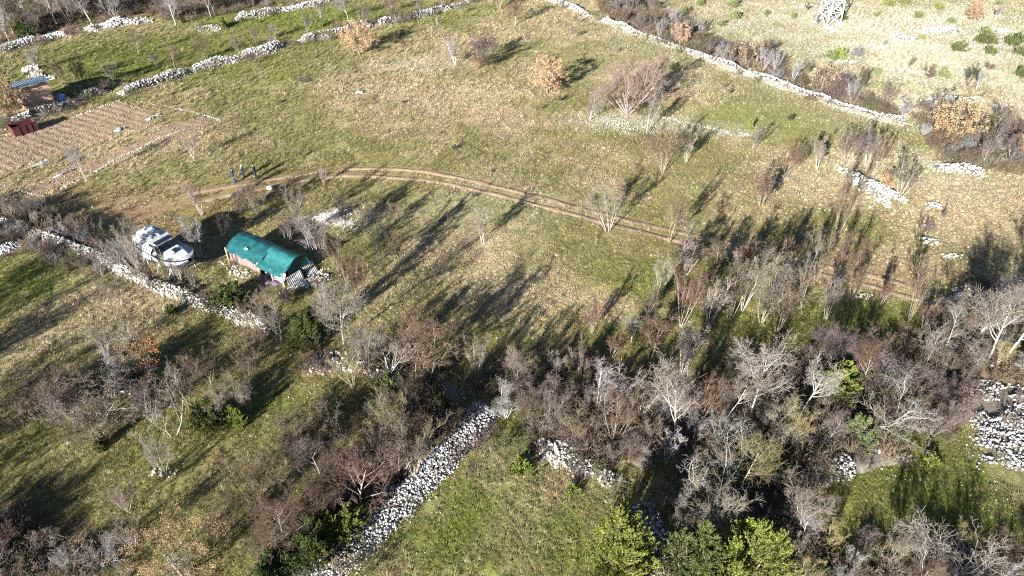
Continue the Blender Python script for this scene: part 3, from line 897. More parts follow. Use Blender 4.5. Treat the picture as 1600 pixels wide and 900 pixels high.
def juniper(seed, height, width, tops, sprays, per, leafs, low=.02):
    """pointed leaders set with upswept feathery sprays"""
    rd = np.random.default_rng(seed)
    T = [(np.array([0, 0.]), height)] + [(np.array([math.cos(a), math.sin(a)]) * width * rd.uniform(.14, .30), height * rd.uniform(.62, .95)) for a in rd.uniform(0, 6.28, tops - 1)]
    segs = []; C = []; S = []; A = []
    for (xy, h) in T:
        segs.append((np.array([xy[0] * .3, xy[1] * .3, -.1]), np.array([xy[0], xy[1], h * .9]), .07, .015))
    for k in range(sprays):
        xy, h = T[rd.integers(0, tops)]
        t = rd.random() ** .8
        z = low * h + (1 - low) * h * (1 - t)
        rad = (width / 2) * (.06 + .94 * t ** .8) * (1 - .5 * max(0, (t - .8) / .2)) * rd.uniform(.45, 1.0) * (1 if tops == 1 else .85)
        a = rd.uniform(0, 6.28)
        root = np.array([xy[0] + math.cos(a) * rad * .35, xy[1] + math.sin(a) * rad * .35, max(.05, z - rad * .4)])
        ln = rd.uniform(.35, .75) * (.6 + .10 * height)
        tip = np.array([xy[0] + math.cos(a) * rad, xy[1] + math.sin(a) * rad, z + ln * .45])
        segs.append((root, tip, .016, .005))
        d = tip - root; d /= np.linalg.norm(d)
        n_ = int(per * rd.uniform(.7, 1.3))
        u = rd.random(n_) ** .8
        wdt = (.13 * (1.02 - u) + .022)[:, None] * (.7 + .05 * height)
        C.append(tip - d * (ln * (1 - u))[:, None] + rd.normal(size=(n_, 3)) * wdt * .7); S.append(rd.uniform(.6, 1.2, n_) * leafs)
        A.append(d + rd.normal(size=(n_, 3)) * .45 + np.array([0, 0, .25]))
    C = np.concatenate(C); S = np.concatenate(S); A = np.concatenate(A); m = C[:, 2] > .02
    v, f = leaf_quads(C[m], S[m], rd, A[m])
    cr = new_mesh('crown', v, f); cr.materials.append(M['needle'])
    vv, ff = tubes(segs, 4)
    tr = new_mesh('trunk', vv, ff, True); tr.materials.append(M['bark'])
    return tr, cr, height
ARCH['juniper'] = [juniper(500, 6, 5.2, 7, 900, 42, .068), juniper(501, 6, 5.0, 6, 860, 42, .068), juniper(502, 5, 4.6, 7, 720, 38, .068)]
ARCH['bush'] = [juniper(510, 2.6, 3.0, 6, 320, 36, .058), juniper(511, 2.4, 2.8, 5, 300, 36, .058)]
ARCH['cushion'] = [juniper(520, 1.5, 2.4, 6, 120, 22, .075), juniper(521, 1.3, 2.2, 5, 110, 22, .075)]

# ------------------------------------------------------------------ labels by look and by the nearest thing one can find
LANDMARKS = [('the wrapped boat', 252, 385), ('the green shelter', 415, 395), ('the three people', 380, 270), ('the tilled plot', 130, 220), ('the pale gravel heap', 512, 344),
 ('the long white stone heap', 1362, 294), ('the far tan oak', 560, 60), ('the midfield tan oak', 853, 115), ('the wide bare tree', 985, 140), ('the brick hut', 55, 155),
 ('the pylon', 1292, 25), ('the large bright juniper', 955, 825), ('the lower edge juniper', 1155, 850), ('the round thicket bush', 1303, 597), ('the shaded paddock', 1430, 800),
 ('the near rubble ridge', 640, 770), ('the wall corner', 640, 585), ('the big pale trees', 1545, 520), ('the broad tan bush', 285, 850),
 ('the purple vase shrub', 1320, 230), ('the bank of broken stone', 1570, 680), ('the track bend', 560, 268), ('the white-trunked tree', 1172, 590), ('the garden wall', 150, 150),
 ('the upper green paddock', 250, 80), ('the far white wall', 1130, 104), ('the ragged tan oak', 1480, 190), ('the boat wall', 120, 392), ('the near green paddock', 740, 830),
 ('the tumbled wall', 905, 728), ('the white stemmed tree', 205, 580), ('the lower left meadow', 100, 720), ('the straw coloured patch', 850, 475), ('the bright-stemmed tree', 950, 345)]
ALL_PLANTS = []
def rel_phrase(px, py):
    best = min(LANDMARKS, key=lambda l: math.hypot(l[1] - px, (l[2] - py) * 1.2))
    dx, dy = px - best[1], py - best[2]
    dist = math.hypot(dx, dy)
    how = 'just ' if dist < 45 else ('' if dist < 100 else 'well ')
    if dist < 14: return 'at ' + best[0]
    if abs(dx) > 2.2 * abs(dy): w = 'left of' if dx < 0 else 'right of'
    elif abs(dy) > 2.2 * abs(dx): w = 'above' if dy < 0 else 'below'
    else: w = ('above' if dy < 0 else 'below') + (' and left of' if dx < 0 else ' and right of')
    return (how if 'and' not in w else '') + w + ' ' + best[0]

LOOKS = {'grey': ((.13, .108, .092), (.30, .27, .235)), 'purplish': ((.112, .086, .083), (.23, .195, .18)), 'pinkish': ((.185, .145, .115), (.33, .285, .24)), 'pale': ((.18, .155, .125), (.33, .305, .265)), 'reddish': ((.112, .074, .055), (.235, .195, .16)),
         'brown': ((.108, .082, .056), (.23, .19, .145)), 'white': ((.185, .172, .15), (.38, .36, .33)), 'dark': ((.05, .048, .034), (.07, .065, .05)), 'yellowish': ((.165, .14, .072), (.33, .30, .20)), 'ashen': ((.185, .172, .17), (.42, .40, .38))}
KINDNAME = {'tree': ('bare_tree', 'leafless tree', 'tree'), 'umbrella': ('bare_tree', 'leafless flat-crowned tree', 'tree'), 'vase': ('bare_shrub_tree', 'leafless many-stemmed tree', 'tree'), 'sapling': ('bare_sapling', 'leafless slim sapling', 'sapling'),
            'shrub': ('bare_shrub', 'leafless shrub', 'shrub'), 'wide': ('bare_tree', 'leafless wide many-stemmed tree', 'tree'), 'dead': ('dead_tree', 'bleached crooked dead tree', 'tree'),
            'oak': ('oak_tree', 'oak keeping its dry tan leaves', 'tree'), 'thin_oak': ('oak_tree', 'thin oak with dry tan leaves', 'tree'), 'fine_oak': ('oak_tree', 'broad oak scrub with fine dry leaves', 'tree'), 'russet': ('russet_shrub', 'shrub with rust-coloured dry leaves', 'shrub'),
            'juniper': ('juniper', 'evergreen juniper', 'juniper'), 'bush': ('juniper', 'small evergreen juniper', 'juniper'), 'cushion': ('juniper', 'low cushion juniper', 'juniper')}
GROUPS = {'bare_tree': 'leafless trees of the pasture and thickets', 'bare_shrub_tree': 'leafless many-stemmed trees', 'bare_sapling': 'leafless saplings', 'bare_shrub': 'leafless shrubs of hedges and thickets', 'dead_tree': 'bleached dead trees',
          'oak_tree': 'oaks with dry leaves', 'russet_shrub': 'rust-coloured shrubs', 'juniper': 'evergreen junipers'}
GREENS = {'bright': (.108, .136, .025), 'mid': (.066, .088, .025), 'deep': (.035, .065, .018), 'dusty': (.13, .16, .065), 'yellow': (.15, .18, .045)}
TANS = {'tan': (.35, .235, .145), 'pink tan': (.34, .255, .17), 'rust': (.23, .105, .05), 'brown': (.215, .15, .09), 'orange': (.34, .18, .075)}

def plant(kind, px, py, h, look, wf=1.0, label=None, lean=(0, 0), var=None, pos=None):
    p = pos if pos is not None else at(px, py)
    lst = ARCH[kind]
    tr, cr, top = lst[rng.randrange(len(lst)) if var is None else var % len(lst)]
    nm, desc, cat = KINDNAME[kind]
    root = empty(nm, (p.x, p.y, p.z - .03), rng.uniform(0, 6.283))
    s = h / top
    root.scale = (s * wf * rng.uniform(.88, 1.14), s * wf * rng.uniform(.88, 1.14), s)
    if kind in ('tree', 'vase', 'sapling', 'shrub', 'umbrella', 'dead'):
        root.rotation_euler.x = rng.gauss(0, .075); root.rotation_euler.y = rng.gauss(0, .075)
    if lean != (0, 0):
        root.rotation_mode = 'QUATERNION'
        d = Vector((lean[0], lean[1], 1)).normalized()
        root.rotation_quaternion = Vector((0, 0, 1)).rotation_difference(d)
    j = rng.uniform(.85, 1.18)
    if kind in ('juniper', 'bush', 'cushion'): cc = GREENS[look]; tc = (.16, .12, .09); word = {'bright': 'bright yellow-green', 'mid': 'green', 'deep': 'dark green', 'dusty': 'dusty green', 'yellow': 'yellowish'}[look]
    elif kind in ('oak', 'thin_oak', 'fine_oak', 'russet'): cc = TANS[look]; tc = (.15, .13, .11); word = look
    else: cc, tc = LOOKS[look]; word = look
    a = link('trunk', tr, None, root, tuple(min(1, c * j) for c in tc))
    b = link('crown', cr, None, root, tuple(min(1, c * j * rng.uniform(.95, 1.05)) for c in cc))
    zc = (p.y * math.cos(PITCH) + CAM_H * math.sin(PITCH))
    size = h * FPX / zc
    sz = 'small' if h < 2.6 else ('tall' if h > 5.6 else ('stout' if wf > 1.15 else ''))
    qx, qy = pix((p.x, p.y, p.z + h * .5))
    tag(root, None, cat, GROUPS[nm])
    ALL_PLANTS.append((root, label, ' '.join(x for x in (sz, word, desc) if x), qx, qy))
    return root

def finish_labels():
    by = {}
    for r_, lab, look, qx, qy in ALL_PLANTS:
        l = lab or (look + ' ' + rel_phrase(qx, qy))
        l = l.replace('small small', 'small').replace('tan oak keeping its dry tan leaves', 'oak keeping its dry tan leaves').replace('tan thin oak with dry tan', 'thin oak with dry tan').replace('rust shrub with', 'shrub with')
        by.setdefault(l, []).append((qx, qy, r_))
    ords = ['first', 'second', 'third', 'fourth', 'fifth', 'sixth', 'seventh', 'eighth', 'ninth', 'tenth', 'eleventh', 'twelfth', 'thirteenth', 'fourteenth', 'fifteenth', 'sixteenth']
    for l, v in by.items():
        v.sort(key=lambda t: t[0])
        n = len(v)
        if n == 1: v[0][2]['label'] = l; continue
        for i, (qx, qy, r_) in enumerate(v):
            w = {2: ('left-hand', 'right-hand'), 3: ('leftmost', 'middle', 'rightmost')}.get(n)
            r_['label'] = (w[i] if w else ords[min(i, 15)]) + ' ' + l + ('' if w else ', from left')

# ------------------------------------------------------------------ trees one can pick out in the picture
pl = plant
pl('oak', 562, 86, 5.2, 'tan', 1.0, 'round oak full of tan leaves in front of the long far wall', var=0)
pl('oak', 855, 145, 5.4, 'tan', .95, 'rounded tan oak standing alone in the middle of the upper field', var=1)
pl('wide', 980, 178, 7.2, 'pinkish', 1.0, 'widest bare tree of the field, many pinkish stems over stony ground', var=0)
pl('oak', 1062, 70, 3.8, 'pink tan', .95, 'small tan oak in the hedge behind the far white wall', var=2)
pl('thin_oak', 1165, 104, 5.0, 'pink tan', .85, 'thin tan oak with a forked pale trunk at the far wall')
pl('thin_oak', 1280, 146, 4.6, 'pink tan', .9, 'tan leafed oak overhanging the middle of the far white wall')
pl('oak', 1484, 218, 6.0, 'tan', 1.1, 'large ragged tan oak in front of the white frames', var=2)
pl('oak', 1520, 34, 3.6, 'tan', .9, 'small tan oak among junipers in the upper right corner', var=0)
pl('vase', 28, 178, 4.2, 'brown', 1.1)
pl('oak', 14, 188, 7.4, 'brown', .85, 'tan leaved tree at the left edge beside the brick hut', var=2)
pl('fine_oak', 290, 905, 5.0, 'brown', 1.0, 'broad tan leafed bush at the bottom of the lower left meadow', var=0)
pl('oak', 1600, 246, 3.2, 'tan', .8, 'little tan oak cut by the right edge', var=1)
pl('russet', 745, 110, 1.4, 'orange', 1.0, 'orange leafed tuft at the foot of the leaning bare tree')
pl('russet', 1382, 296, 2.0, 'orange', 1.0, 'small orange leafed shrub behind the long white stone heap')
pl('russet', 236, 590, 4.0, 'rust', .9, 'rust leafed shrub beside the white stemmed tree')
pl('russet', 234, 600, 1.0, 'orange', .9, 'tiny orange tuft under the rust leafed shrub')
pl('vase', 762, 92, 4.2, 'reddish', 1.2)
pl('shrub', 757, 104, 2.6, 'brown', 1.1)
pl('vase', 750, 106, 5.4, 'purplish', 1.3, 'bare purplish tree with a long shadow on the wall stub, upper middle')
pl('sapling', 712, 102, 4.2, 'ashen', 1.4)
pl('tree', 805, 40, 5.0, 'reddish', 1.1); pl('vase', 780, 16, 4.5, 'brown', 1.1)
pl('tree', 922, 189, 4.8, 'ashen', .9); pl('sapling', 1010, 208, 5.4, 'grey', .9, lean=(.2, .1))
pl('vase', 1035, 272, 6.2, 'reddish', .85); pl('vase', 950, 363, 6.0, 'pale', 1.05, 'bare tree with bright fanned stems beside the track')
pl('vase', 1045, 380, 6.2, 'brown', .65); pl('sapling', 1072, 255, 3.6, 'pale', .9)
pl('sapling', 1175, 236, 3.4, 'grey', 1.0); pl('bush', 1170, 203, 1.5, 'yellow', .7, 'single small yellowish juniper in the field right of the wide bare tree')
pl('sapling', 1190, 322, 4.6, 'reddish', 1.4); pl('vase', 1224, 282, 5.6, 'reddish', .75); pl('sapling', 1277, 265, 4.6, 'pale', 1.1)
pl('vase', 1320, 263, 6.2, 'purplish', .95, 'dense purple many-stemmed tree just above the long white stone heap'); pl('sapling', 1352, 262, 5.0, 'grey', 1.0); pl('sapling', 1365, 272, 5.2, 'brown', 1.1)
pl('vase', 1304, 378, 7.6, 'brown', .55, 'narrow tall bare tree fanning up below the white stone heap')
pl('sapling', 1404, 308, 4.6, 'grey', 1.5); pl('sapling', 1470, 345, 1.6, 'grey', 1)
pl('sapling', 1420, 502, 6.5, 'brown', .6); pl('shrub', 1450, 362, 1.2, 'purplish', .8)
pl('shrub', 1530, 470, 2.4, 'purplish', 1.0)
for a in [(1030,462,5,'pale','vase',.8),(1063,512,7,'reddish','vase',.75),(1160,486,6.6,'pale','vase',.75),(1250,483,7,'pale','vase',.65),(1205,455,5.6,'brown','sapling',1.2),(1140,500,6,'brown','sapling',1),(986,534,3.2,'white','tree',1.0),
          (1105,515,5.4,'grey','sapling',1.2),(1310,448,5,'reddish','vase',.8),(1275,440,5.4,'brown','sapling',1),(925,522,3.6,'reddish','sapling',1.2),(1190,505,6,'grey','sapling',1.2),(1330,470,4,'brown','sapling',1),(1375,480,3.6,'reddish','sapling',1.2),
          (1215,520,6,'brown','sapling',1.1),(1090,475,4.8,'reddish','vase',.6),(1120,440,5,'brown','sapling',1.2),(1010,500,4,'brown','sapling',1.2),(1070,430,5.0,'grey','sapling',1.4),(1155,430,5,'reddish','sapling',1.2),(1225,425,4.6,'brown','vase',.6),(1290,500,5,'grey','sapling',1.1),
          (905,600,4,'grey','vase',.7),(1015,560,5,'brown','sapling',1.4),(1065,585,5.6,'grey','sapling',1.2),(955,560,4,'reddish','sapling',1.2),
          (466,352,5.0,'grey','vase',.8),(536,360,4.2,'purplish','sapling',1.0),(506,287,2.2,'white','sapling',1.0),(403,337,3.8,'brown','vase',1.0),(385,330,3,'grey','shrub',.8),(597,420,6,'dark','sapling',.9),(626,408,4.6,'brown','sapling',1.2),(755,380,4,'pale','sapling',1.2),
          (303,250,3.2,'ashen','vase',.7),(136,284,4.6,'ashen','tree',.8),(316,338,4.4,'pale','sapling',1),(620,346,2.8,'brown','sapling',1.2),(700,345,1.6,'brown','sapling',1),
          (218,426,6.4,'pale','sapling',.7),(236,450,5.2,'pale','sapling',.8),(314,404,5.2,'ashen','sapling',.9),(352,380,3.2,'purplish','vase',.75),(285,444,2.8,'pale','vase',.7),(305,454,3.0,'grey','vase',.6),(190,432,4.0,'ashen','vase',.8),(268,448,3.4,'yellowish','sapling',.8),
          (487,402,6.2,'grey','tree',.8),(455,388,4.4,'grey','vase',.8),(500,408,5,'ashen','sapling',1.2),(528,424,4.8,'brown','sapling',1.2),(424,478,2.4,'purplish','vase',.8),(446,474,1.8,'purplish','shrub',.8),(560,470,5,'reddish','vase',.8),(540,440,4,'brown','vase',.8),
          (537,538,7.4,'pale','tree',.75),(606,584,5.2,'white','dead',.8),(650,592,6.6,'reddish','tree',.75),(668,596,6.4,'reddish','sapling',1.6),(440,532,4.6,'grey','vase',.9),(410,520,4,'brown','vase',.9),(512,524,5.6,'pale','sapling',1.1),(552,606,4,'yellowish','vase',1.0),(575,575,5,'grey','vase',1.0),(630,560,4.2,'brown','vase',1.0),
          (700,560,4.2,'brown','vase',.9),(745,590,4.6,'grey','vase',.9),(545,690,3.6,'pale','dead',.8),(500,700,3.8,'brown','vase',1.1),(470,690,3,'brown','shrub',1.1),(610,690,4.4,'yellowish','vase',1.0),
          (208,592,4.6,'white','dead',.7),(185,605,3,'ashen','shrub',.9),(272,684,5,'white','dead',.75),(150,692,4.4,'brown','vase',1.2),(120,660,4,'purplish','vase',1.2),(257,742,4.2,'pale','vase',.9),(376,645,4.4,'grey','tree',.9),(330,600,4,'brown','vase',1.1),(170,560,4,'grey','vase',1),(160,650,3.6,'grey','shrub',1.2),(240,650,4,'purplish','vase',1.1),(300,640,4.2,'brown','vase',1),(95,640,3,'brown','shrub',1.2),(350,660,3.6,'grey','vase',1),
          (190,480,3.0,'grey','vase',1.0),(400,560,3.8,'brown','vase',1),(390,600,3.6,'brown','vase',.9),
          (447,858,6.2,'reddish','tree',.95),(565,802,6.4,'reddish','tree',1.0),(648,748,6.4,'brown','vase',1.0),(620,745,6.0,'grey','vase',.9),(300,905,3.5,'white','dead',.8),(500,740,4.6,'purplish','tree',1),(400,800,4.4,'brown','vase',1.1),(360,850,3.8,'brown','vase',1.1),(210,860,3.2,'grey','vase',1),(200,800,3,'grey','vase',1),(440,760,4.6,'brown','tree',1),
          (810,618,4.6,'pale','tree',.9),(1052,695,8.2,'pale','tree',.95),(1172,646,7.4,'white','tree',.85),(1246,662,6.6,'white','umbrella',.95),(1132,660,5.4,'pale','umbrella',.9),(1574,556,8.6,'white','tree',.95),(1545,560,8.4,'pale','tree',.9),(1525,530,7,'ashen','tree',.9),(1600,560,9,'white','tree',1),(1442,572,5.6,'white','dead',.8),(1470,560,5.6,'white','umbrella',.8),
          (1482,900,4.8,'white','dead',1.1),(1440,915,3.6,'white','dead',1.1),(1100,775,5.6,'white','dead',1.0),(1155,770,5.8,'yellowish','tree',.95),(1122,836,5.8,'pale','tree',1.0),(1250,832,5,'pale','tree',1),(1388,875,3.6,'pale','vase',1),(1365,665,4.6,'white','dead',1.2),(1400,660,4,'white','dead',1.1),(1200,700,5,'pale','tree',.9),(1225,700,4.6,'yellowish','vase',1),
          (830,640,4,'purplish','vase',1.1),(790,655,3.8,'ashen','vase',1.1),(860,650,4.4,'purplish','vase',1.2),(935,640,4.6,'ashen','sapling',1.6),(960,690,5,'reddish','vase',.9),(1090,660,4.6,'reddish','vase',.9),(1000,650,4.4,'grey','vase',.9),(1275,575,5,'purplish','tree',1),(1295,580,4.6,'purplish','tree',.9),(1350,600,4.4,'reddish','tree',1),(1330,570,3.8,'purplish','vase',1)]:
    pl(a[4], a[0], a[1], a[2], a[3], a[5])
# evergreens
for a in [(955,892,6.2,'bright','juniper',1.12,0,'largest bright juniper at the bottom edge above the near paddock'),(1160,908,6.0,'bright','juniper',1.1,1,'bright pointed juniper at the bottom edge right of the rubble wall'),(1085,893,5.0,'mid','juniper',.95,2,'darker juniper tucked beside the two bright ones at the bottom'),
          (1303,617,2.7,'bright','bush',1.45,0,'round bright green bush alone among the brown thicket'),(1342,690,2.5,'dusty','bush',1.0,1,'green evergreen behind the fallen white branches'),
          (350,478,2.6,'mid','bush',1.25,0,'dark green juniper growing over the boat wall by the shelter'),(482,542,4.0,'mid','juniper',.85,2,None),(268,492,1.2,'mid','cushion',.8,0,None),(330,664,2.8,'mid','bush',.95,1,None),(367,662,2.2,'bright','bush',.8,0,None),(158,700,1.6,'mid','bush',.8,1,None),
          (215,594,1.0,'mid','cushion',.8,1,None),(495,865,4.2,'mid','juniper',.95,1,None),(552,835,3.2,'bright','bush',.95,0,None),(432,900,2.8,'deep','bush',.9,1,None),(1450,728,1.2,'bright','cushion',.9,0,None),(605,610,1.6,'mid','cushion',.9,1,None),(690,640,1.8,'deep','bush',.8,0,None),
          (820,738,1.3,'bright','cushion',1.2,0,None),(895,770,.9,'yellow','cushion',1,1,None),(640,700,1.6,'mid','bush',.8,0,None),(1280,895,1.2,'mid','cushion',1,0,None),(1230,898,1.4,'yellow','cushion',1,1,None),
          (348,44,2.2,'bright','bush',.9,0,'bright green bush on the tumbled wall at the top left'),(1070,20,1.5,'dusty','cushion',1,0,None),(1095,8,1.3,'dusty','cushion',1,1,None),(1148,10,1.5,'dusty','cushion',1.2,0,None),(1146,30,1.5,'dusty','cushion',1,1,None),(1128,40,1.2,'dusty','cushion',1,0,None),
          (1385,9,1.6,'yellow','cushion',1.1,1,None),(1415,6,1.4,'yellow','cushion',1.2,0,None),(1465,14,1.3,'yellow','cushion',1,1,None),(1370,25,1,'dusty','cushion',1,0,None),(1435,27,1.1,'dusty','cushion',1.1,1,None),(1538,52,1.3,'dusty','cushion',1.2,0,None),(1535,67,1.9,'mid','cushion',1.2,1,None),(1552,68,1.4,'mid','cushion',1,0,None),(1585,70,2,'mid','cushion',1.1,1,None),(1500,80,1.8,'mid','cushion',1,0,None),(1545,84,1.3,'mid','cushion',1,1,None),
          (1297,92,1.5,'dusty','cushion',1.2,0,None),(1312,90,1.6,'yellow','cushion',1,1,None),(1370,115,1.0,'dusty','cushion',1.3,0,None),(1440,62,.9,'dusty','cushion',1.2,1,None),(1240,28,1,'dusty','cushion',1,0,None),(1315,30,1.4,'mid','cushion',1,1,None),(1475,122,1.8,'dusty','bush',.8,0,None),(1595,120,1.8,'mid','bush',.8,1,None),
          (955,160,.9,'deep','cushion',.9,0,None),(1051,108,1,'mid','cushion',1,1,None),(1560,8,1,'dusty','cushion',1.1,0,None),(1590,85,1.4,'mid','cushion',1,0,None),(1485,35,1,'dusty','cushion',1,1,None),(1197,24,1.1,'dusty','cushion',1,0,None),(45,60,3.0,'deep','bush',1.1,0,None),(30,45,3.4,'yellow','bush',.9,1,None),(287,36,1.2,'deep','bush',.7,0,None)]:
    pl(a[4], a[0], a[1], a[2], a[3], a[5], a[7], var=a[6])
# small scrub in the open
for a in [(475,129,.9,'purplish','shrub',1.6),(438,162,.7,'purplish','shrub',.8),(710,235,.8,'dark','shrub',.7),(630,162,.6,'purplish','shrub',1),(895,62,2.4,'grey','vase',.9),(1135,152,1.6,'brown','vase',.8),(683,40,1.6,'ashen','vase',.9),(720,24,2.2,'grey','vase',1),(770,270,.6,'dark','shrub',.6),
          (218,85,4.2,'grey','tree',1.15),(275,112,4.6,'brown','tree',.9),(100,135,5,'brown','sapling',1.2),(135,140,5.4,'dark','sapling',1),(60,112,3.6,'ashen','sapling',1.2),(316,98,4,'brown','vase',.9),(275,40,5.4,'ashen','tree',1),(180,130,3.4,'ashen','vase',1),(245,105,2.6,'purplish','vase',1),
          (430,60,2.8,'ashen','vase',1.1),(505,42,4.6,'grey','tree',1.1),(545,35,5.4,'ashen','tree',1),(570,42,4.4,'grey','vase',1.1),(480,50,3.4,'grey','vase',1.1),(620,36,3.6,'brown','vase',1.1),(610,20,3.2,'purplish','vase',1.2),(375,85,3.6,'grey','vase',1.1),(400,70,3.2,'brown','vase',1),(690,12,3.4,'purplish','vase',1.1),(655,22,3,'grey','vase',1.1),
          (1380,75,1.8,'ashen','vase',1.1),(1335,90,1.8,'ashen','shrub',1),(1450,128,2.6,'brown','sapling',1.6),(1510,135,4,'dark','vase',.8),(1525,140,3.2,'ashen','vase',.9),(1420,110,2.2,'grey','sapling',1.2),(1275,40,2.2,'purplish','sapling',1.2),(1260,20,2,'brown','vase',1),(1545,110,1.2,'brown','shrub',.8),(1555,30,2.4,'ashen','sapling',1.5),
          (850,105,2,'grey','sapling',1),(960,85,1.6,'grey','sapling',1),(1130,140,1.4,'brown','sapling',1),(875,160,1.2,'brown','shrub',.6),(840,175,1.4,'purplish','vase',.9),(1235,188,.9,'dark','shrub',.8),(470,248,1.2,'brown','sapling',1),(900,40,2.2,'brown','vase',.9)]:
    pl(a[4], a[0], a[1], a[2], a[3], a[5])

# thickets: shrubs and small trees crowding together
CLEAR = [(at(1303, 640), 2.6), (at(1300, 617), 2.4), (at(955, 892), 3.4), (at(1160, 908), 3.4), (at(1340, 700), 1.6), (at(900, 735), 2.0), (at(1340, 740), 2.5), (at(1560, 680), 3.0), (at(1030, 870), 2.0)]
def fill(zone, n, kinds, looks, hr, gap, seed):
    rd = random.Random(seed); poly = THICKETS[zone]
    xs = [p.x for p in poly]; ys = [p.y for p in poly]; got = []
    tries = 0
    while len(got) < n and tries < n * 60:
        tries += 1
        x, y = rd.uniform(min(xs), max(xs)), rd.uniform(min(ys), max(ys))
        if not bool(in_poly(np.array([x]), np.array([y]), poly)[0]): continue
        if any((x - a)**2 + (y - b)**2 < gap * gap for a, b in got): continue
        if any(float(line_dist(np.array([x]), np.array([y]), ln)[0]) < w[2] * .55 for w, ln in wall_lines): continue
        if any((x - c_.x)**2 + (y - c_.y)**2 < r_ * r_ for c_, r_ in CLEAR): continue
        got.append((x, y))
        k = rd.choices([a for a, _ in kinds], [b for _, b in kinds])[0]
        lk = rd.choices([a for a, _ in looks], [b for _, b in looks])[0]
        h = rd.uniform(*hr) * {'shrub': .62, 'vase': .95, 'tree': 1.2, 'sapling': 1.15, 'umbrella': 1.2, 'dead': .9}[k]
        plant(k, 0, 0, h, lk, rd.uniform(.85, 1.25), pos=Vector((x, y, H(x, y))))
WK = [('shrub', 5), ('vase', 4), ('tree', .9), ('sapling', 1.4), ('umbrella', .2), ('dead', .3)]
WL = [('purplish', 4), ('brown', 3), ('grey', 3), ('pale', 2.2), ('reddish', 2), ('yellowish', 1), ('ashen', 1.5)]
fill('wood', 82, WK, WL, (1.9, 3.5), 1.55, 1)
fill('lowright', 36, [('shrub', 5), ('vase', 3), ('tree', 2), ('dead', 1)], [('pale', 3), ('ashen', 3), ('grey', 2), ('brown', 2), ('purplish', 1.5), ('yellowish', 1)], (1.7, 3.0), 1.5, 2)
fill('walltrees', 36, [('shrub', 4), ('vase', 4), ('tree', 2)], [('brown', 4), ('reddish', 2), ('grey', 3), ('purplish', 2)], (2.0, 3.5), 1.5, 3)
fill('boatside', 22, [('shrub', 5), ('vase', 3), ('sapling', 1)], [('ashen', 4), ('grey', 3), ('purplish', 2), ('pale', 2)], (1.5, 2.8), 1.6, 4)
fill('upper', 75, [('shrub', 3), ('vase', 5), ('tree', 4)], [('grey', 4), ('purplish', 2), ('ashen', 4), ('pale', 2), ('brown', 1)], (4.6, 7.2), 2.4, 5)
fill('hedge', 58, [('shrub', 4), ('vase', 6), ('sapling', 1)], [('grey', 3), ('purplish', 2), ('ashen', 3), ('brown', 2), ('reddish', .6)], (2.6, 4.0), 1.7, 6)
fill('rightclump', 22, [('shrub', 3), ('vase', 5)], [('grey', 3), ('ashen', 3), ('brown', 2), ('dark', 1)], (2.6, 4.2), 1.6, 7)
fill('bottomleft', 8, [('shrub', 4), ('vase', 3)], [('ashen', 3), ('grey', 2), ('reddish', 1)], (2.2, 3.6), 1.3, 8)
# low brush between the shrubs
def brush_src(seed):
    lev = grow(seed, stems=9, height=1.1, spread=.9, r0=.010, counts=(4, 3), ang=(.7, .8), up=(.02, .05, .05, 0, 0), wander=(.14, .2, .25, .3, .3), lens=(.6, .6, .5, .5), first=.15)
    v, f = tubes([q for l in lev for q in l], 3)
    me = new_mesh('brush', v, f); me.materials.append(M['brush']); return bpy.data.objects.new('brush', me)
M['brush'] = tinted('brush', 1.5, .3, .9, .3, 0, attr='tint')
bx_, by_ = [], []
for z_, dens in (('wood', 1.5), ('lowright', 1.5), ('walltrees', 1.4), ('boatside', 1.4), ('upper', .35), ('hedge', .9), ('rightclump', .8), ('bottomleft', 1.5)):
    poly = THICKETS[z_]; x0_, x1_ = min(p.x for p in poly), max(p.x for p in poly); y0_, y1_ = min(p.y for p in poly), max(p.y for p in poly)
    n_ = int((x1_ - x0_) * (y1_ - y0_) * dens); x = nrg.uniform(x0_, x1_, n_); y = nrg.uniform(y0_, y1_, n_)
    k = in_poly(x, y, poly); bx_.append(x[k]); by_.append(y[k])
for w, ln in wall_lines:
    dens = {'near': .5, 'boat': .3, 'topright': .3, 'toprightlong': .35, 'topleft': .5, 'topleftfar': 1.3, 'garden': 1.0, 'upper': .8, 'upperheap': .4, 'upperfar': .5, 'corner': 1.4, 'mid': 1.4, 'right': .9, 'leftbit': .8}.get(w[0], .6)
    q = np.array([[p.x, p.y] for p in ln]); n_ = int(len(q) * .35 * dens * 2.2)
    c_ = q[nrg.integers(0, len(q), n_)] + nrg.normal(0, 1, (n_, 2)) * w[2] * .55
    bx_.append(c_[:, 0]); by_.append(c_[:, 1])
nwall = sum(len(a) for a in bx_[8:])
x = np.concatenate(bx_); y = np.concatenate(by_)
k = np.ones(len(x), bool)
free = np.arange(len(x)) >= len(x) - nwall
for w, ln in wall_lines: k &= free | (line_dist(x, y, ln) > w[2] * .5) | (nrg.random(len(x)) < {'rightheap': .35, 'mid': .3, 'lower': .25, 'corner': .3, 'right': .15}.get(w[0], .03))
x = x[k]; y = y[k]; pal = np.array([(.13, .10, .08), (.11, .075, .072), (.16, .12, .08), (.17, .15, .13), (.09, .10, .045)])
scatter('undergrowth', np.stack([x, y, gz(x, y)], 1), nrg.uniform(0, 6.28, len(x)), nrg.uniform(.6, 1.5, len(x)), pal[nrg.integers(0, 5, len(x))] * nrg.uniform(.8, 1.25, (len(x), 1)), nrg.integers(0, 3, len(x)), [brush_src(900), brush_src(901), brush_src(902)],
        'low tangled brown brush and brambles between the thicket shrubs', 'undergrowth')
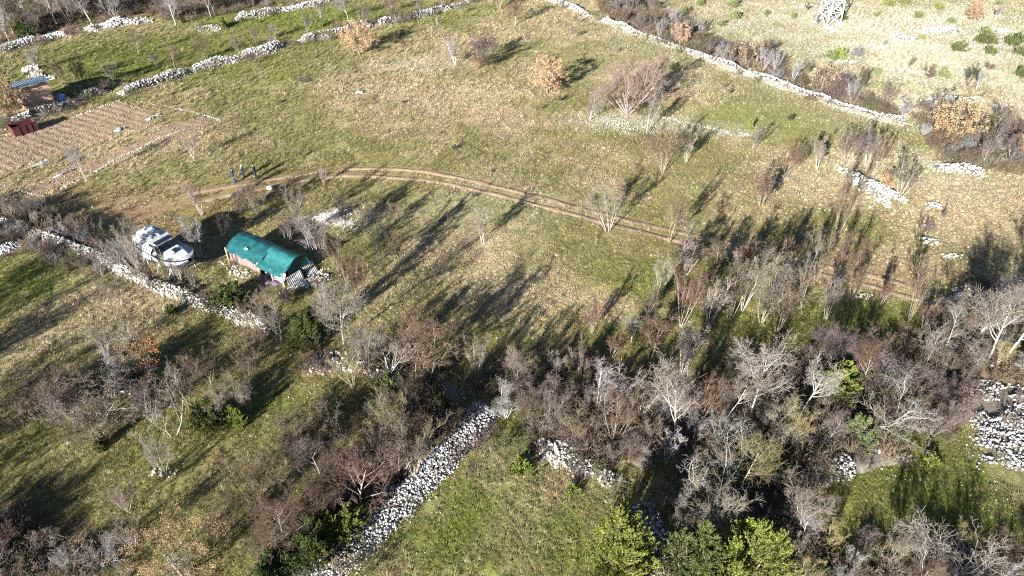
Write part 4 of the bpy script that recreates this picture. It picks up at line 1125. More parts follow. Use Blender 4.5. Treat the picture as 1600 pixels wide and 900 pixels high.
# trees just below the picture whose shadows fall into it
for (x, y, h, k) in [(21, 12.5, 7, 'tree'), (25, 10, 8, 'vase'), (28.5, 13, 7.5, 'tree'), (32, 12, 8, 'vase'), (18, 8, 8, 'tree'), (23, 16, 5.5, 'vase'), (27, 6, 9, 'vase'), (35, 17, 7, 'vase'), (30, 8, 8, 'tree'), (-41, 27, 7.5, 'tree'), (-43, 29, 7, 'vase'), (-46, 36, 7, 'vase'), (-50, 44, 7, 'tree'), (-55, 50, 6.5, 'vase'), (-52, 40, 7, 'tree'), (-48, 33, 6, 'vase'), (-44, 24, 7, 'tree'), (-40, 20, 7, 'vase'), (-58, 46, 7, 'tree'), (-53, 36, 7.5, 'vase'), (-47, 40, 6, 'tree'), (-37, 17, 7, 'tree'), (3, 17, 4.5, 'vase')]:
    plant(k, 0, 0, h, 'grey', 1.0, pos=Vector((x, y, H(x, y))))

# ------------------------------------------------------------------ materials of made things
M['gelcoat'] = plain('gelcoat', (.31, .32, .33), .65, 2.5, .35)
M['white_tarp'] = plain('white_tarp', (.38, .38, .40), .7, 3, .4, bumpd=.03)
M['blue_tarp'] = plain('blue_tarp', (.05, .22, .50), .5, 4, .3, bumpd=.03)
M['glass_dark'] = plain('dark_glass', (.02, .022, .026), .12, 2, .2, spec=.6)
M['green_tarp'] = plain('green_tarp', (.007, .062, .066), .55, 1.6, .45, bumpd=.02)
M['brown_sheet'] = plain('brown_sheet', (.16, .11, .10), .9, 3, .35, bumpd=.03)
M['lavender_sheet'] = plain('lavender_sheet', (.48, .44, .52), .6, 3, .3, bumpd=.03)
M['wood'] = plain('weathered_wood', (.48, .36, .22), .85, 5, .3)
M['old_wood'] = plain('old_wood', (.20, .15, .11), .9, 5, .35)
M['metal'] = plain('grey_sheet_metal', (.42, .40, .38), .5, 2, .25, metal=.3)
M['roof_blue'] = plain('blue_roof_metal', (.13, .19, .26), .45, 2, .25, metal=.2)
M['rust'] = plain('rusty_red_metal', (.075, .022, .02), .7, 3, .4)
M['galv'] = plain('galvanised_steel', (.62, .63, .64), .5, 3, .15, metal=.3)
M['white_paint'] = plain('white_paint', (.75, .75, .74), .6, 3, .1)
M['antifoul'] = plain('antifouling', (.05, .07, .12), .8, 3, .3)
M['skin'] = plain('skin', (.45, .28, .20), .6, 3, .08)
def cloth(n, c): return plain(n, c, .9, 8, .2)
def brick_mat():
    m, nt, bs, nd, lk = nodes('brick_wall')
    b = N(nt, 'ShaderNodeTexBrick')
    b.inputs['Color1'].default_value = (.40, .225, .15, 1); b.inputs['Color2'].default_value = (.46, .28, .19, 1); b.inputs['Mortar'].default_value = (.32, .27, .235, 1)
    b.inputs['Scale'].default_value = 1.0; b.inputs['Brick Width'].default_value = .3; b.inputs['Row Height'].default_value = .2; b.inputs['Mortar Size'].default_value = .012
    tc = N(nt, 'ShaderNodeTexCoord'); mp = N(nt, 'ShaderNodeMapping'); mp.inputs['Rotation'].default_value = (R(90), 0, 0)
    lk.new(tc.outputs['Object'], mp.inputs[0]); lk.new(mp.outputs[0], b.inputs['Vector'])
    c = mixc(nt, 1.0, b.outputs[0], ramp(nt, noise(nt, 1.5, 4, .6, tc.outputs['Object']), [(.3, (.8, .8, .8)), (.7, (1.15, 1.15, 1.15))]), 'MULTIPLY')
    lk.new(c, bs.inputs['Base Color']); bs.inputs['Roughness'].default_value = .9
    return m
M['brick'] = brick_mat()

def sheet(nu, nv, fn):
    v = [fn(i / nu, j / nv) for j in range(nv + 1) for i in range(nu + 1)]
    f = [(j*(nu+1)+i, j*(nu+1)+i+1, (j+1)*(nu+1)+i+1, (j+1)*(nu+1)+i) for j in range(nv) for i in range(nu)]
    return v, f
def nz(x, y, s, k=0): return float(fbm(np.array([x]), np.array([y]), s, k, 3)[0]) - .5

# ------------------------------------------------------------------ boat on stands
def boat():
    ps = at(222, 368, 2.3); pb = at(297, 407, 2.3)
    mid = (ps + pb) / 2; d = pb - ps
    L = d.length; rz = math.atan2(d.y, d.x)
    root = empty('motor_boat', (mid.x, mid.y, H(mid.x, mid.y)), rz)
    tag(root, 'white cabin boat on stands, stern wrapped in crumpled pale tarp', 'boat')
    h = L / 2
    def beam(t):   # t 0 stern .. 1 bow
        return 1.42 * (.86 + .14 * math.sin(math.pi * min(t, .55) / 1.1)) * (1 if t < .55 else max(.0, 1 - .93 * ((t - .55) / .45) ** 3.2) ** .75)
    def sheer(t): return 2.05 + .35 * t * t
    def keel(t): return .62 + (0 if t < .6 else 1.45 * ((t - .6) / .4) ** 2.4)
    prof = [(0, 0), (.35, .06), (.8, .30), (.93, .55), (1.0, .85), (1.02, 1.0)]
    nu = 26
    def hull(lo, hi, name, mat):
        v = []; f = []; pr = prof[lo:hi + 1]; m = 2 * len(pr) - 1
        for i in range(nu + 1):
            t = i / nu; b = max(beam(t), .04); k = keel(t); s = sheer(t)
            row = [(-u, z) for u, z in pr[::-1]] + [(u, z) for u, z in (pr[1:] if pr[0][0] == 0 else pr)]
            m = len(row)
            for u, z in row: v.append((-h + L * t, u * b, k + (s - k) * z))
            if i:
                for j in range(m - 1):
                    if pr[0][0] != 0 and j == len(pr) - 1: continue
                    a = (i - 1) * m + j; f.append((a, a + 1, a + m + 1, a + m))
        return mk(name, v, f, mat, root, True)
    hull(0, 3, 'hull_bottom', M['antifoul']); hull(3, 5, 'hull', M['gelcoat'])
    tr = [(-h, u * beam(0), keel(0) + (sheer(0) - keel(0)) * z) for u, z in [(-u, z) for u, z in prof[::-1]] + prof[1:]]
    mk('transom', tr, [tuple(range(len(tr)))], M['gelcoat'], root)
    # deck
    v = []; f = []
    for i in range(nu + 1):
        t = i / nu; b = max(beam(t), .04)
        for k, u in enumerate((-1.02, -.5, 0, .5, 1.02)): v.append((-h + L * t, u * b, sheer(t) + .07 * (1 - u * u) - .01))
        if i: f += [((i-1)*5+k, (i-1)*5+k+1, i*5+k+1, i*5+k) for k in range(4)]
    mk('deck', v, f, M['gelcoat'], root, True)
    for s in (-1, 1):
        rb = MB()
        pts = [(-h + L * i / nu, s * (max(beam(i / nu), .04) * 1.03), sheer(i / nu) - .02) for i in range(nu + 1)]
        for a, b in zip(pts, pts[1:]): rb.bar(a, b, .07, .09)
        rb.build('rub_rail', M['glass_dark'], root)
    # raised fore trunk with hatch
    def trunk(u, w):
        t = .60 + .30 * u; b = beam(t) * .66 * (1 - .25 * u); y = (w * 2 - 1)
        e = min(1, min(u, 1 - u) * 7, (1 - abs(y)) * 4)
        return (-h + L * t, y * b, sheer(t) + .03 + .36 * max(0, e) ** .5 * (1 - .45 * u))
    tk = mk('fore_cabin', *sheet(16, 14, trunk), plain('pale_blue_deck', (.50, .58, .68), .5, 2, .1), root, True)
    hb = MB(); hb.box(-.3, .3, -.27, .27, 0, .05, Matrix.Rotation(R(5), 3, 'Y'), (-h + L * .74, 0, sheer(.74) + .36)); hb.build('hatch', M['glass_dark'], tk)
    # cabin with raked windscreen
    x0, x1 = -h + L * .40, -h + L * .62
    z0 = sheer(.5) + .02
    pts = [(x0, -1.15, z0), (x1 + .25, -1.0, z0), (x1 + .25, 1.0, z0), (x0, 1.15, z0), (x0, -1.0, z0 + .95), (x1 - .55, -.86, z0 + .85), (x1 - .55, .86, z0 + .85), (x0, 1.0, z0 + .95)]
    cb = mk('cabin', pts, [(0, 3, 2, 1), (4, 5, 6, 7), (0, 1, 5, 4), (2, 3, 7, 6), (3, 0, 4, 7), (1, 2, 6, 5)], M['gelcoat'], root)
    def face(a, b, c, dd, n, name, ins=.06):
        a, b, c, dd = map(Vector, (a, b, c, dd)); nm = (b - a).cross(dd - a).normalized() * .015
        for k in range(n):
            u0 = (k + ins) / n; u1 = (k + 1 - ins) / n
            q = [a.lerp(b, u0), a.lerp(b, u1), dd.lerp(c, u1), dd.lerp(c, u0)]
            lo = [q[0].lerp(q[3], .12), q[1].lerp(q[2], .12), q[1].lerp(q[2], .9), q[0].lerp(q[3], .9)]
            mk(name, [p + nm for p in lo], [(0, 1, 2, 3)], M['glass_dark'], cb)
    face(pts[1], pts[2], pts[6], pts[5], 3, 'windscreen_pane', .03)
    face(pts[0], pts[1], pts[5], pts[4], 2, 'side_window'); face(pts[2], pts[3], pts[7], pts[6], 2, 'side_window')
    dk = MB(); dk.box(x1 - 1.35, x1 - .58, -.84, .84, z0 + .87, z0 + .91); dk.build('roof_panel', M['glass_dark'], cb)
    for k in range(4):
        fb = MB(); fb.bar((x1 + .05, -.7 + k * .42, z0 + .33), (x1 + .25, -.6 + k * .42, z0 + .14), .14, .14, 8); fb.build('fender', M['white_paint'], root, True)
    # crumpled tarp over cockpit and cabin top
    def tarp(u, w):
        t = -.03 + .50 * u; y = w * 2 - 1
        b = beam(max(t, 0)) * 1.10
        a = abs(y)
        crown = .55 + .5 * math.sin(math.pi * min(1, u * .9 + .12)) + .25 * u
        z = sheer(max(t, 0)) + crown * (1 - max(0, a) ** 3.2) - (.55 * max(0, (a - .86) / .14))
        wr = nz(u * 5 + 3, y * 2.3, 1.0, 7) * .55 + nz(u * 12, y * 5 + 9, 1.0, 8) * .32
        if u < .06: z -= (.06 - u) * 9
        return (-h + L * t + wr * .1, y * b * (1.0 if a < .95 else 1.03) + wr * .05, z + wr * (.9 if a < .9 else .3))
    mk('stern_tarp', *sheet(44, 36, tarp), M['white_tarp'], root, True)
    def btarp(u, w):
        x = -h - .12 + 1.9 * u; y = .1 + 1.45 * w
        return (x, y * (1 - .1 * math.sin(w * 9)), 2.62 + .28 * math.sin(math.pi * u) * math.sin(math.pi * min(w, .8)) - .65 * max(0, w - .7) / .3 + nz(u * 4, w * 4, 1, 3) * .4)
    mk('blue_cover', *sheet(18, 18, btarp), M['blue_tarp'], root, True)
    # stands
    for t, s in ((.18, -1), (.18, 1), (.5, -1), (.5, 1), (.74, -1), (.74, 1)):
        st = MB(); x = -h + L * t; b = beam(t)
        top = (x, s * b * .78, keel(t) + (sheer(t) - keel(t)) * .30)
        for dx, dy in ((-.3, 0), (.3, 0), (0, .45 * s)): st.bar(top, (x + dx, s * b * .85 + dy, 0), .06)
        st.build('boat_stand', M['galv'], root)
    for t in (.15, .45, .7):
        kb = MB(); x = -h + L * t
        kb.box(x - .15, x + .15, -.4, .4, -.05, .3); kb.box(x - .12, x + .12, -.25, .25, .3, keel(t) + .02); kb.build('keel_block', M['old_wood'], root)
boat()

# ------------------------------------------------------------------ green tarp shelter
def shelter():
    A = at(360, 406); B = at(448, 447)
    ex = B - A; ex.z = 0; L = ex.length; rz = math.atan2(ex.y, ex.x)
    root = empty('tarp_shelter', (A.x, A.y, H(A.x, A.y)), rz)
    tag(root, 'long arched shelter under a green tarp with open side stall', 'shelter')
    prof = [(-.2, 1.38), (.1, 1.58), (.5, 1.85), (1.0, 2.1), (1.6, 2.24), (2.2, 2.12), (2.7, 1.75), (2.95, 1.15), (3.05, .1)]
    def arch_pt(w, k=1.0):
        t = w * (len(prof) - 1); i = min(int(t), len(prof) - 2); f = t - i
        return prof[i][0] * (1 - f) + prof[i+1][0] * f, (prof[i][1] * (1 - f) + prof[i+1][1] * f) * k
    def tarp1(u, w):
        y, z = arch_pt(w); x = -.1 + u * (L * .62)
        sag = .06 * math.cos(u * math.pi * 6) + nz(u * 6, w * 3, 1, 4) * .22 + nz(u * 16, w * 8, 1, 14) * .07
        return (x, y + sag * .3, z * (.96 if u > .03 else .93) + sag - .05 * (w < .02))
    mk('tarp', *sheet(40, 32, tarp1), M['green_tarp'], root, True)
    def tarp2(u, w):
        y, z = arch_pt(w * .97); x = L * .585 + u * (L * .42)
        if w < .15: y -= .3 * (1 - w / .15); z -= .05
        if .1 < w < .45: z -= .22 * math.sin((w - .1) / .35 * math.pi)
        sag = .025 * math.cos(u * math.pi * 4) + nz(u * 2.5 + 5, w * 2, 1, 6) * .10 + nz(u * 12, w * 7, 1, 16) * .05
        return (x, y, z * 1.03 + sag)
    mk('tarp', *sheet(26, 32, tarp2), plain('faded_green_tarp', (.014, .098, .098), .6, 2.2, .35, bumpd=.02), root, True)
    mk('tarp_glint', *sheet(8, 8, lambda u, w: (L * .27 + u * .4 + .08 * w, arch_pt(.22 + w * .05)[0] - .03, arch_pt(.22 + w * .05)[1] * .96 + .14 + nz(u * 3, w * 3, 1, 2) * .06)), M['white_tarp'], root, True)  # white patch standing in for a reflection on the tarp
    mk('side_sheet', *sheet(34, 10, lambda u, w: (.0 + u * L * .57, .05 + nz(u * 8, w * 2, 1, 5) * .18 - .1 * (1 - w), w * 1.34)), M['brown_sheet'], root, True)
    mk('end_sheet', [( -.05, y, .0) for y, z in prof] + [(-.05, y, z * .95) for y, z in prof], [(i, i+1, len(prof)+i+1, len(prof)+i) for i in range(len(prof)-1)], M['brown_sheet'], root)
    mk('end_sheet', [(L * .99, y, .0) for y, z in prof[2:]] + [(L * .99 + .05, y, z) for y, z in prof[2:]], [(i, i+1, len(prof)-2+i+1, len(prof)-2+i) for i in range(len(prof)-3)], M['green_tarp'], root)
    for x, w in ((.02, .1), (L * .58, .16), (L * .80, .08), (L * .985, .16)):
        p = MB(); p.box(x - w/2, x + w/2, -.22, -.12, -.1, 1.55); p.build('post', M['wood'], root)
    for x in (.1, L * .33, L * .6, L * .97):
        p = MB(); pts = [(x, *arch_pt(k / 14)) for k in range(15)]
        for a, b in zip(pts, pts[1:]): p.bar((a[0], a[1], a[2] * .86), (b[0], b[1], b[2] * .86), .05)
        p.build('arch_rib', M['galv'], root)
    mk('hanging_sheet', *sheet(20, 10, lambda u, w: (L * .62 + u * L * .33, .55 + nz(u * 6, w * 3, 1, 9) * .3 - .5 * (1 - w), .15 + w * 1.1)), M['lavender_sheet'], root, True)
    bx = MB(); bx.box(L * .60, L * .98, .9, 2.6, 0, .5); bx.build('floor_crate', M['old_wood'], root)
    # junk stored at the open side
    for k, (x, y, s, z) in enumerate([(.66, -.35, .42, .4), (.75, -.55, .36, .3), (.85, -.3, .5, .35)]):
        o = mk('stored_bundle', *sheet(10, 10, lambda u, w: (L * x + (u - .5) * s * 2.2, y + (w - .5) * s * 1.8, z * (math.sin(math.pi * u) * math.sin(math.pi * w)) ** .5 + nz(u * 4 + k, w * 4, 1, k) * .15)), plain('purple_bundle', (.12, .09, .14), .8, 4, .5) if k == 0 else bpy.data.materials['purple_bundle'], root, True)
    return root
shelter()

def corrugated(name, c, label, waves, mat, group='corrugated metal sheets'):
    c0, c1, c2, c3 = [Vector(p) for p in c]
    b = c0.copy(); root = empty(name, b)
    nrm = (c1 - c0).cross(c3 - c0).normalized()
    n = waves * 6
    def fn(u, w):
        p = (c0.lerp(c1, u)).lerp(c3.lerp(c2, u), w)
        return tuple(p + nrm * .028 * math.sin(u * waves * 2 * math.pi) - b)
    o = mk('ridged_sheet', *sheet(n, 4, fn), mat, root, True)
    so_ = o.modifiers.new('thickness', 'SOLIDIFY'); so_.thickness = .012
    bt = MB(); bt.bar(c3.lerp(c2, .05) - b - Vector((0, 0, .07)), c3.lerp(c2, .95) - b - Vector((0, 0, .07)), .08)
    for u in (.1, .9):
        q = c3.lerp(c2, u) - b
        bt.bar(q - Vector((0, 0, .08)), (q.x, q.y, H(q.x + b.x, q.y + b.y) - b.z - .1), .07)
    bt.build('support', M['old_wood'], root)
    tag(root, label, 'metal sheet', group)
def g3(px, py, dz):
    p = at(px, py)
    p2 = at(px, py, p.z + dz); return p2
corrugated('corrugated_sheet', (g3(458, 455, .06), g3(478, 441, .06), g3(469, 421, .9), g3(446, 435, .9)), 'grey ridged metal sheet leaning at the right end of the green shelter', 9, M['metal'])
corrugated('corrugated_sheet', (g3(478, 424, .35), g3(491, 413, .35), g3(487, 405, .8), g3(471, 417, .8)), 'upper small ridged metal sheet behind the larger one at the shelter', 7, M['metal'])
corrugated('corrugated_sheet', (g3(483, 434, .1), g3(498, 425, .1), g3(493, 415, .35), g3(479, 425, .35)), 'lower small ridged metal sheet beside the larger one at the shelter', 7, M['metal'])
corrugated('corrugated_sheet', (g3(-6, 190, .15), g3(14, 188, .15), g3(10, 176, .7), g3(-6, 180, .7)), 'ridged bluish metal sheet at the left edge below the hut', 9, M['metal'])
heap(488, 438, 2.2, 1.0, .15, .22, (.6, .56, .5), 'stone_heap', 'pale rubble strip around the ridged sheets at the shelter end', 'stone heap', R(35), 1.2)
heap(376, 425, 2.4, .8, .15, .2, (.58, .52, .45), 'stone_heap', 'pale rubble strip along the front of the green shelter', 'stone heap', R(-33), 1.2)

# ------------------------------------------------------------------ people
def limb(mb, pts, rads, n=10):
    rings = []
    V = []; F = []
    pts = [Vector(p) for p in pts]
    for i, p in enumerate(pts):
        d = (pts[min(i+1, len(pts)-1)] - pts[max(i-1, 0)]).normalized()
        u = d.cross(Vector((0.3, 1, .1))).normalized(); w = u.cross(d)
        r = rads[i] if isinstance(rads[i], tuple) else (rads[i], rads[i])
        for k in range(n):
            t = 2 * math.pi * k / n
            V.append(p + u * math.cos(t) * r[0] + w * math.sin(t) * r[1])
        if i: F += [((i-1)*n+k, (i-1)*n+(k+1) % n, i*n+(k+1) % n, i*n+k) for k in range(n)]
    F += [tuple(range(n))[::-1], tuple(range((len(pts)-1)*n, len(pts)*n))]
    mb.add(V, F)
def ball(mb, c, r, n=10):
    V = []; F = []
    for j in range(n + 1):
        for k in range(n):
            a = math.pi * j / n; t = 2 * math.pi * k / n
            V.append((c[0] + r[0] * math.sin(a) * math.cos(t), c[1] + r[1] * math.sin(a) * math.sin(t), c[2] - r[2] * math.cos(a)))
    F = [(j*n+k, j*n+(k+1) % n, (j+1)*n+(k+1) % n, (j+1)*n+k) for j in range(n) for k in range(n)]
    mb.add(V, F)
def remesh(o, vx=.014):
    m = o.modifiers.new('skin', 'REMESH'); m.mode = 'VOXEL'; m.voxel_size = vx; m.use_smooth_shade = True
    s = o.modifiers.new('smooth', 'SMOOTH'); s.factor = .5; s.iterations = 3
def person(px, py, height, face_az, label, jacket, trousers, hair, shoes, armR, armL, stance=.10):
    p = at(px, py); k = height / 1.75
    root = empty('person', (p.x, p.y, p.z), face_az)       # faces local +x
    root.scale = (k, k, k)
    tag(root, label, 'person', 'people standing in the field')
    hipz, kz = .90, .48
    legs = []
    for s, fx in ((1, .06), (-1, -.06)):
        legs.append([(0, s * .09, hipz), (.02 + fx * .5, s * (.09 + stance * .5), kz), (fx, s * (.09 + stance), .09)])
    arms = []
    for s, (el, ha) in ((1, armL), (-1, armR)):
        arms.append([(0, s * .19, 1.42), (el[0], s * el[1], el[2]), (ha[0], s * ha[1], ha[2])])
    b = MB()
    limb(b, [(0, 0, .86), (0, 0, .98), (.01, 0, 1.12), (.01, 0, 1.30), (0, 0, 1.42), (0, 0, 1.47)], [(.12, .16), (.12, .165), (.105, .145), (.12, .17), (.10, .175), (.06, .08)], 14)
    limb(b, [(0, 0, 1.44), (.01, 0, 1.56)], [.058, .055])
    ball(b, (.025, 0, 1.645), (.098, .078, .115))
    ball(b, (.125, 0, 1.635), (.02, .014, .022), 6)
    ball(b, (.112, 0, 1.585), (.014, .025, .009), 6)
    for s in (1, -1): ball(b, (.015, s * .082, 1.64), (.022, .012, .03), 6)
    for l in legs:
        limb(b, l, [.085, .058, .042])
        f = l[-1]; limb(b, [(f[0] - .06, f[1], .05), (f[0] + .05, f[1], .045), (f[0] + .18, f[1], .03)], [(.035, .04), (.042, .045), (.022, .04)])
    for a in arms:
        limb(b, a, [.05, .04, .028])
        d = (Vector(a[2]) - Vector(a[1])).normalized(); h = Vector(a[2])
        side = d.cross(Vector((0, 0, 1)));
        side = side.normalized() if side.length > .2 else Vector((1, 0, 0))
        limb(b, [h, h + d * .05, h + d * .095], [(.026, .02), (.04, .018), (.036, .016)])
        for q, ln in ((-.028, .06), (-.010, .075), (.010, .072), (.027, .055)):
            s0 = h + d * .085 + side * q; limb(b, [s0, s0 + d * ln * .5, s0 + d * ln * .85 + Vector((0, 0, -.015))], [.0095, .009, .008], 6)
        t0 = h + d * .03 + side * .034; limb(b, [t0, t0 + side * .03 + d * .025, t0 + side * .036 + d * .055], [.011, .010, .008], 6)
    body = b.build('body', M['skin'], root, True); remesh(body, .013)
    j = MB()
    limb(j, [(0, 0, .84), (0, 0, .98), (.01, 0, 1.12), (.01, 0, 1.30), (0, 0, 1.43), (0, 0, 1.50)], [(.15, .20), (.148, .195), (.13, .178), (.145, .195), (.125, .20), (.075, .085)], 14)
    for a in arms: limb(j, a, [.075, .06, .046])
    o = j.build('jacket', cloth('jacket_cloth', jacket), root, True); remesh(o, .018)
    t = MB()
    limb(t, [(0, 0, .80), (0, 0, .98)], [(.14, .175), (.132, .178)], 14)
    for l in legs: limb(t, l, [.105, .08, .068])
    o = t.build('trousers', cloth('trouser_cloth', trousers), root, True); remesh(o, .018)
    for l in legs:
        s = MB(); f = l[-1]
        limb(s, [(f[0] - .07, f[1], .055), (f[0] + .05, f[1], .055), (f[0] + .20, f[1], .035)], [(.05, .052), (.055, .055), (.03, .048)])
        o = s.build('shoe', cloth('shoe_leather', shoes), root, True); remesh(o, .012)
    hh = MB(); ball(hh, (.0, 0, 1.675), (.105, .088, .105)); o = hh.build('hair', cloth('hair', hair), root, True)
    for s in (1, -1):
        e = MB(); ball(e, (.112, s * .03, 1.648), (.012, .014, .009), 6); e.build('eye', M['glass_dark'], body, True)
down = ((0, .27, 1.15), (.05, .28, .88)); front = ((.02, .27, 1.17), (.24, .12, 1.08)); fold = ((.06, .27, 1.17), (.22, .05, 1.20)); raised = ((.14, .27, 1.22), (.22, .12, 1.48))
person(367, 286, 1.84, R(30), 'person in dark navy jacket and blue jeans standing at the left of three', (.012, .02, .06), (.025, .06, .15), (.03, .02, .015), (.02, .02, .025), down, down, .02)
person(381.5, 277, 1.62, R(-20), 'person in pale jacket between the two darker dressed people', (.42, .48, .50), (.50, .46, .44), (.32, .24, .15), (.05, .045, .04), front, front, .01)
person(400.5, 278.5, 1.78, R(195), 'person in black jacket with legs apart standing at the right of three', (.010, .012, .022), (.02, .03, .055), (.02, .015, .012), (.02, .02, .02), raised, fold, .07)

# small white sack by the track
def sack(px, py, s, label):
    p = at(px, py); root = empty('plastic_sack', p)
    tag(root, label, 'sack')
    mk('bag', *sheet(18, 12, lambda u, w: (math.cos(u * 6.283) * s * (math.sin(math.pi * min(w, .93)) ** .6) * (1 + nz(u * 6, w * 4, 1, 2) * .5), math.sin(u * 6.283) * s * .7 * (math.sin(math.pi * min(w, .93)) ** .6), s * 1.2 * w + .01)), M['white_tarp'], root, True)
    n = MB(); limb(n, [(0, 0, s * 1.1), (.03, 0, s * 1.3), (.12, .02, s * 1.42)], [.04, .03, .07], 8); n.build('tied_neck', M['white_tarp'], root, True)
sack(422, 297, .42, 'white plastic sack lying by the track near the three people')

# ------------------------------------------------------------------ brick hut and its yard
def hut():
    a = at(43, 176); b = at(80, 167); d = b - a; d.z = 0
    L = 3.6; rz = math.atan2(d.y, d.x)
    root = empty('brick_hut', (a.x, a.y, H(a.x, a.y)), rz)
    tag(root, 'pinkish brick hut with a low blue metal roof beside the garden wall', 'hut')
    D = 4.2; h0, h1 = 3.3, 2.6
    v = [(0,0,-.1),(L,0,-.1),(L,D,-.1),(0,D,-.1),(0,0,h0),(L,0,h0),(L,D,h1),(0,D,h1)]
    mk('wall', v, [(0,1,5,4),(1,2,6,5),(2,3,7,6),(3,0,4,7)], M['brick'], root)
    n = 14
    rf = mk('roof', *sheet(n * 6, 4, lambda u, w: (-.5 + u * (L + .9), -.3 + w * (D + .6), h0 + .10 + (h1 - h0) * (w * (D + .6) - .3) / D + .025 * math.sin(u * n * 6.283))), M['roof_blue'], root, True)
    rf.modifiers.new('thickness', 'SOLIDIFY').thickness = .03
    f = MB(); f.box(-.5, L + .4, -.34, -.30, h0 - .02, h0 + .16); f.build('fascia', M['old_wood'], rf)
    w = MB(); w.box(-.015, .02, 1.2, 2.1, .02, 1.95); dr = w.build('door', M['old_wood'], root)
    hd = MB(); hd.box(-.06, -.015, 1.95, 2.0, .95, 1.05); hd.build('handle', M['galv'], dr)
    w = MB(); w.box(L - .02, L + .02, 1.5, 2.4, 1.0, 1.8); wi = w.build('window', M['glass_dark'], root)
    fr = MB()
    for x in ((1.46, 1.5), (2.4, 2.44), (1.93, 1.97)): fr.box(L - .02, L + .05, x[0], x[1], .96, 1.84)
    fr.build('frame', M['white_paint'], wi)
    return root, rz
hut_o, hut_rz = hut()
def glass_frame():
    a = at(54, 172); root = empty('glazed_frame', (a.x, a.y, H(a.x, a.y)), hut_rz + .05)
    tag(root, 'leaning glazed frame with two bluish panes in front of the brick hut', 'glazed frame')
    tl = Matrix.Rotation(R(-35), 3, 'X')
    for k in range(2):
        p = MB(); p.box(.04 + k * .95, .91 + k * .95, 0, .02, .05, .85, tl); p.build('pane', plain('pane_glass', (.30, .36, .48), .2, 2, .15, spec=.6) if k == 0 else bpy.data.materials['pane_glass'], root)
    f = MB()
    for x in (0, .93, 1.88): f.box(x - .03, x + .03, -.02, .04, 0, .9, tl)
    f.box(-.03, 1.91, -.02, .04, 0, .05, tl); f.box(-.03, 1.91, -.02, .04, .86, .92, tl); f.build('frame', M['white_paint'], root)
glass_frame()
def tarp_pile(px, py, rx, ry, h, rz, label):
    p = at(px, py); root = empty('covered_pile', p, rz); tag(root, label, 'covered pile')
    mk('tarp', *sheet(22, 18, lambda u, w: ((u - .5) * 2 * rx, (w - .5) * 2 * ry, h * max(0, 1 - (abs(u - .5) * 2) ** 3) * max(0, 1 - (abs(w - .5) * 2) ** 3) + nz(u * 5, w * 5, 1, 4) * .25)), plain('pale_blue_tarp', (.22, .38, .58), .5, 3, .25), root, True)
    m = MB(); m.box(-rx * .8, rx * .8, -ry * .7, ry * .7, -.05, h * .6); m.build('stored_boards', M['old_wood'], root)
tarp_pile(96, 158, 1.0, .8, .9, hut_rz, 'blue tarp covered pile right of the brick hut')
def container():
    a = at(40, 207); root = empty('metal_skip', (a.x, a.y, H(a.x, a.y)), hut_rz + .1)
    tag(root, 'open dark red metal skip standing against the garden wall', 'skip')
    l, w, h = 1.4, .75, 1.25
    for nme, bx_ in (('side_plate', (-l, l, -w, -w + .05, 0, h)), ('side_plate', (-l, l, w - .05, w, 0, h)), ('end_plate', (-l, -l + .05, -w + .05, w - .05, 0, h)), ('end_plate', (l - .05, l, -w + .05, w - .05, 0, h)), ('floor_plate', (-l + .05, l - .05, -w + .05, w - .05, .05, .1))):
        p = MB(); p.box(*bx_); p.build(nme, M['rust'], root)
    r = MB()
    for y in (-w, w): r.bar((-l, y, h), (l, y, h), .09)
    for x in (-l, l): r.bar((x, -w, h), (x, w, h), .09)
    for x in (-.7, 0, .7): r.box(x - .04, x + .04, -w - .05, -w, 0, h)
    r.build('rim', M['rust'], root)
container()
def boards(px, py, rz, label):
    p = at(px, py); root = empty('board_stack', p, rz); tag(root, label, 'boards')
    for k in range(7):
        m = MB(); m.box(-1.1, 1.1, -.09, .09, 0, .035, Matrix.Rotation(rng.uniform(-.15, .15), 3, 'Z'), (rng.uniform(-.1, .1), -.35 + .2 * (k % 4), .02 + .045 * (k // 4) + .002 * k)); m.build('board', M['wood'], root)
boards(34, 172, .4, 'yellowish sawn boards lying at the corner of the brick hut')
def plastic(px, py, l, w, rz, label):
    p = at(px, py); root = empty('plastic_sheet', (p.x, p.y, p.z + .08), rz)
    tag(root, label, 'plastic sheet', 'pale plastic sheets in the garden')
    mk('sheet', *sheet(24, 8, lambda u, v: ((u - .5) * l, (v - .5) * w * (.6 + .5 * math.sin(u * 7 + px)), .05 + .12 * math.sin(math.pi * u) * math.sin(math.pi * v) + nz(u * 9, v * 3, 1, 3) * .16)), M['white_tarp'], root, True)
    m = MB()
    for k in range(4): m.box(-.14, .14, -.1, .1, -.1, .12, Matrix.Rotation(k, 3, 'Z'), ((k - 1.5) * l * .22, w * .28 * (-1) ** k, .05))
    m.build('weight_stones', M['core'], root)['kind'] = 'stuff'
gr_ = math.atan2(ldir.y, ldir.x)
plastic(188, 203, 1.6, 1.0, gr_, 'bright crumpled plastic sheet between the two tilled plots')
plastic(240, 184, 2.2, .8, gr_, 'pale plastic sheet at the far end of the tilled plots')
plastic(52, 262, 3.6, .9, gr_, 'long pale plastic strip at the low end of the tilled plots')
plastic(100, 272, 2.6, .5, gr_, 'thin pale plastic strip lying across the grassy garden path')
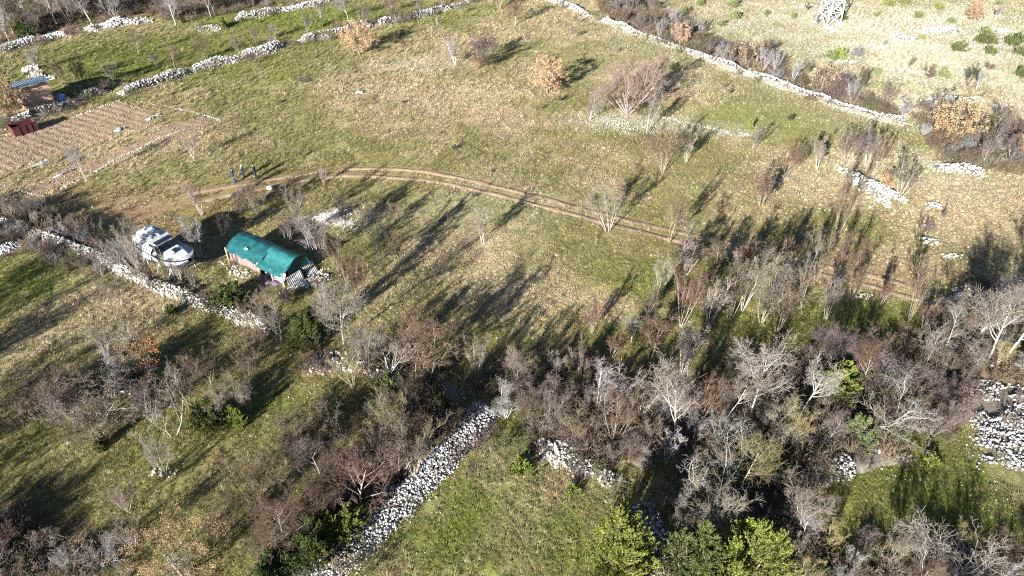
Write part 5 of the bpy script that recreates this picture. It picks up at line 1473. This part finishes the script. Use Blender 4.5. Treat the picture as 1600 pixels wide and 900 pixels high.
def white_frame(px, py, l, w, rz, bars, label, tilt=.05, z=.12):
    p = at(px, py); root = empty('white_frame', (p.x, p.y, p.z), rz)
    tag(root, label, 'frame', 'white painted frames')
    t = Matrix.Rotation(tilt, 3, 'X')
    for y in (-w / 2, w / 2):
        m = MB(); m.box(-l/2, l/2, y - .06, y + .06, z, z + .09, t); m.build('rail', M['white_paint'], root)
    for k in range(bars):
        x = -l / 2 + .07 + (l - .14) * k / (bars - 1)
        m = MB(); m.box(x - .06, x + .06, -w/2 + .06, w/2 - .06, z + .01, z + .08, t); m.build('crossbar', M['white_paint'], root)
    for sx in (-1, 1):
        for sy in (-1, 1):
            m = MB(); m.box(sx * (l/2 - .1) - .05, sx * (l/2 - .1) + .05, sy * w/2 - .05, sy * w/2 + .05, -.15, z + .03); m.build('foot', M['old_wood'], root)
white_frame(1522, 157, 2.2, 1.3, .2, 3, 'white frame with two openings beside the rubble heap behind the tan oak')
white_frame(1494, 165, 2.4, 1.2, .5, 2, 'tilted white frame lying nearer the large ragged tan oak', .2, .2)
white_frame(74, 127, 2.0, .8, hut_rz, 2, 'low white frame standing on grass behind the brick hut', .1, .3)

# ------------------------------------------------------------------ lattice pylon
def pylon():
    c = at(1293, 37); root = empty('lattice_pylon', (c.x, c.y, H(c.x, c.y)), R(20))
    tag(root, 'pale steel lattice pylon cut off by the top edge', 'pylon')
    Ht = 19.0
    def corner(k, z):
        w = 1.45 * (1 - .72 * z / Ht); sx, sy = ((-1, -1), (1, -1), (1, 1), (-1, 1))[k]
        return Vector((sx * w, sy * w, z))
    zs = [0, 2.2, 4.2, 6.1, 7.9, 9.6, 11.2, 12.7, 14.1, 15.5, 17.2, 19]
    for k in range(4):
        m = MB()
        m.bar(corner(k, -.3), corner(k, Ht), .17); m.build('leg', M['galv'], root)
        f = MB(); q = corner(k, 0); f.box(q.x - .3, q.x + .3, q.y - .3, q.y + .3, -.4, .2); f.build('footing', plain('concrete', (.55, .54, .52), .9, 4, .15) if k == 0 else bpy.data.materials['concrete'], root)
        for a, b in zip(zs, zs[1:]):
            m = MB(); m.bar(corner(k, a), corner((k + 1) % 4, b), .085); m.bar(corner((k + 1) % 4, a), corner(k, b), .085); m.build('cross_brace', M['galv'], root)
            m = MB(); m.bar(corner(k, b), corner((k + 1) % 4, b), .075); m.build('girt', M['galv'], root)
    for z in (14.1, 16.4, 18.6):
        for s in (-1, 1):
            m = MB(); tip = Vector((s * 3.0, 0, z)); w = corner(1, z).x
            m.bar((s * w, -w, z), tip, .08); m.bar((s * w, w, z), tip, .08); m.bar((s * w, 0, z + .7), tip, .08); m.build('cross_arm', M['galv'], root)
            i = MB(); limb(i, [tip, tip - Vector((0, 0, .25)), tip - Vector((0, 0, .9))], [.06, .1, .08], 8); i.build('insulator', M['glass_dark'], root)
pylon()

finish_labels()
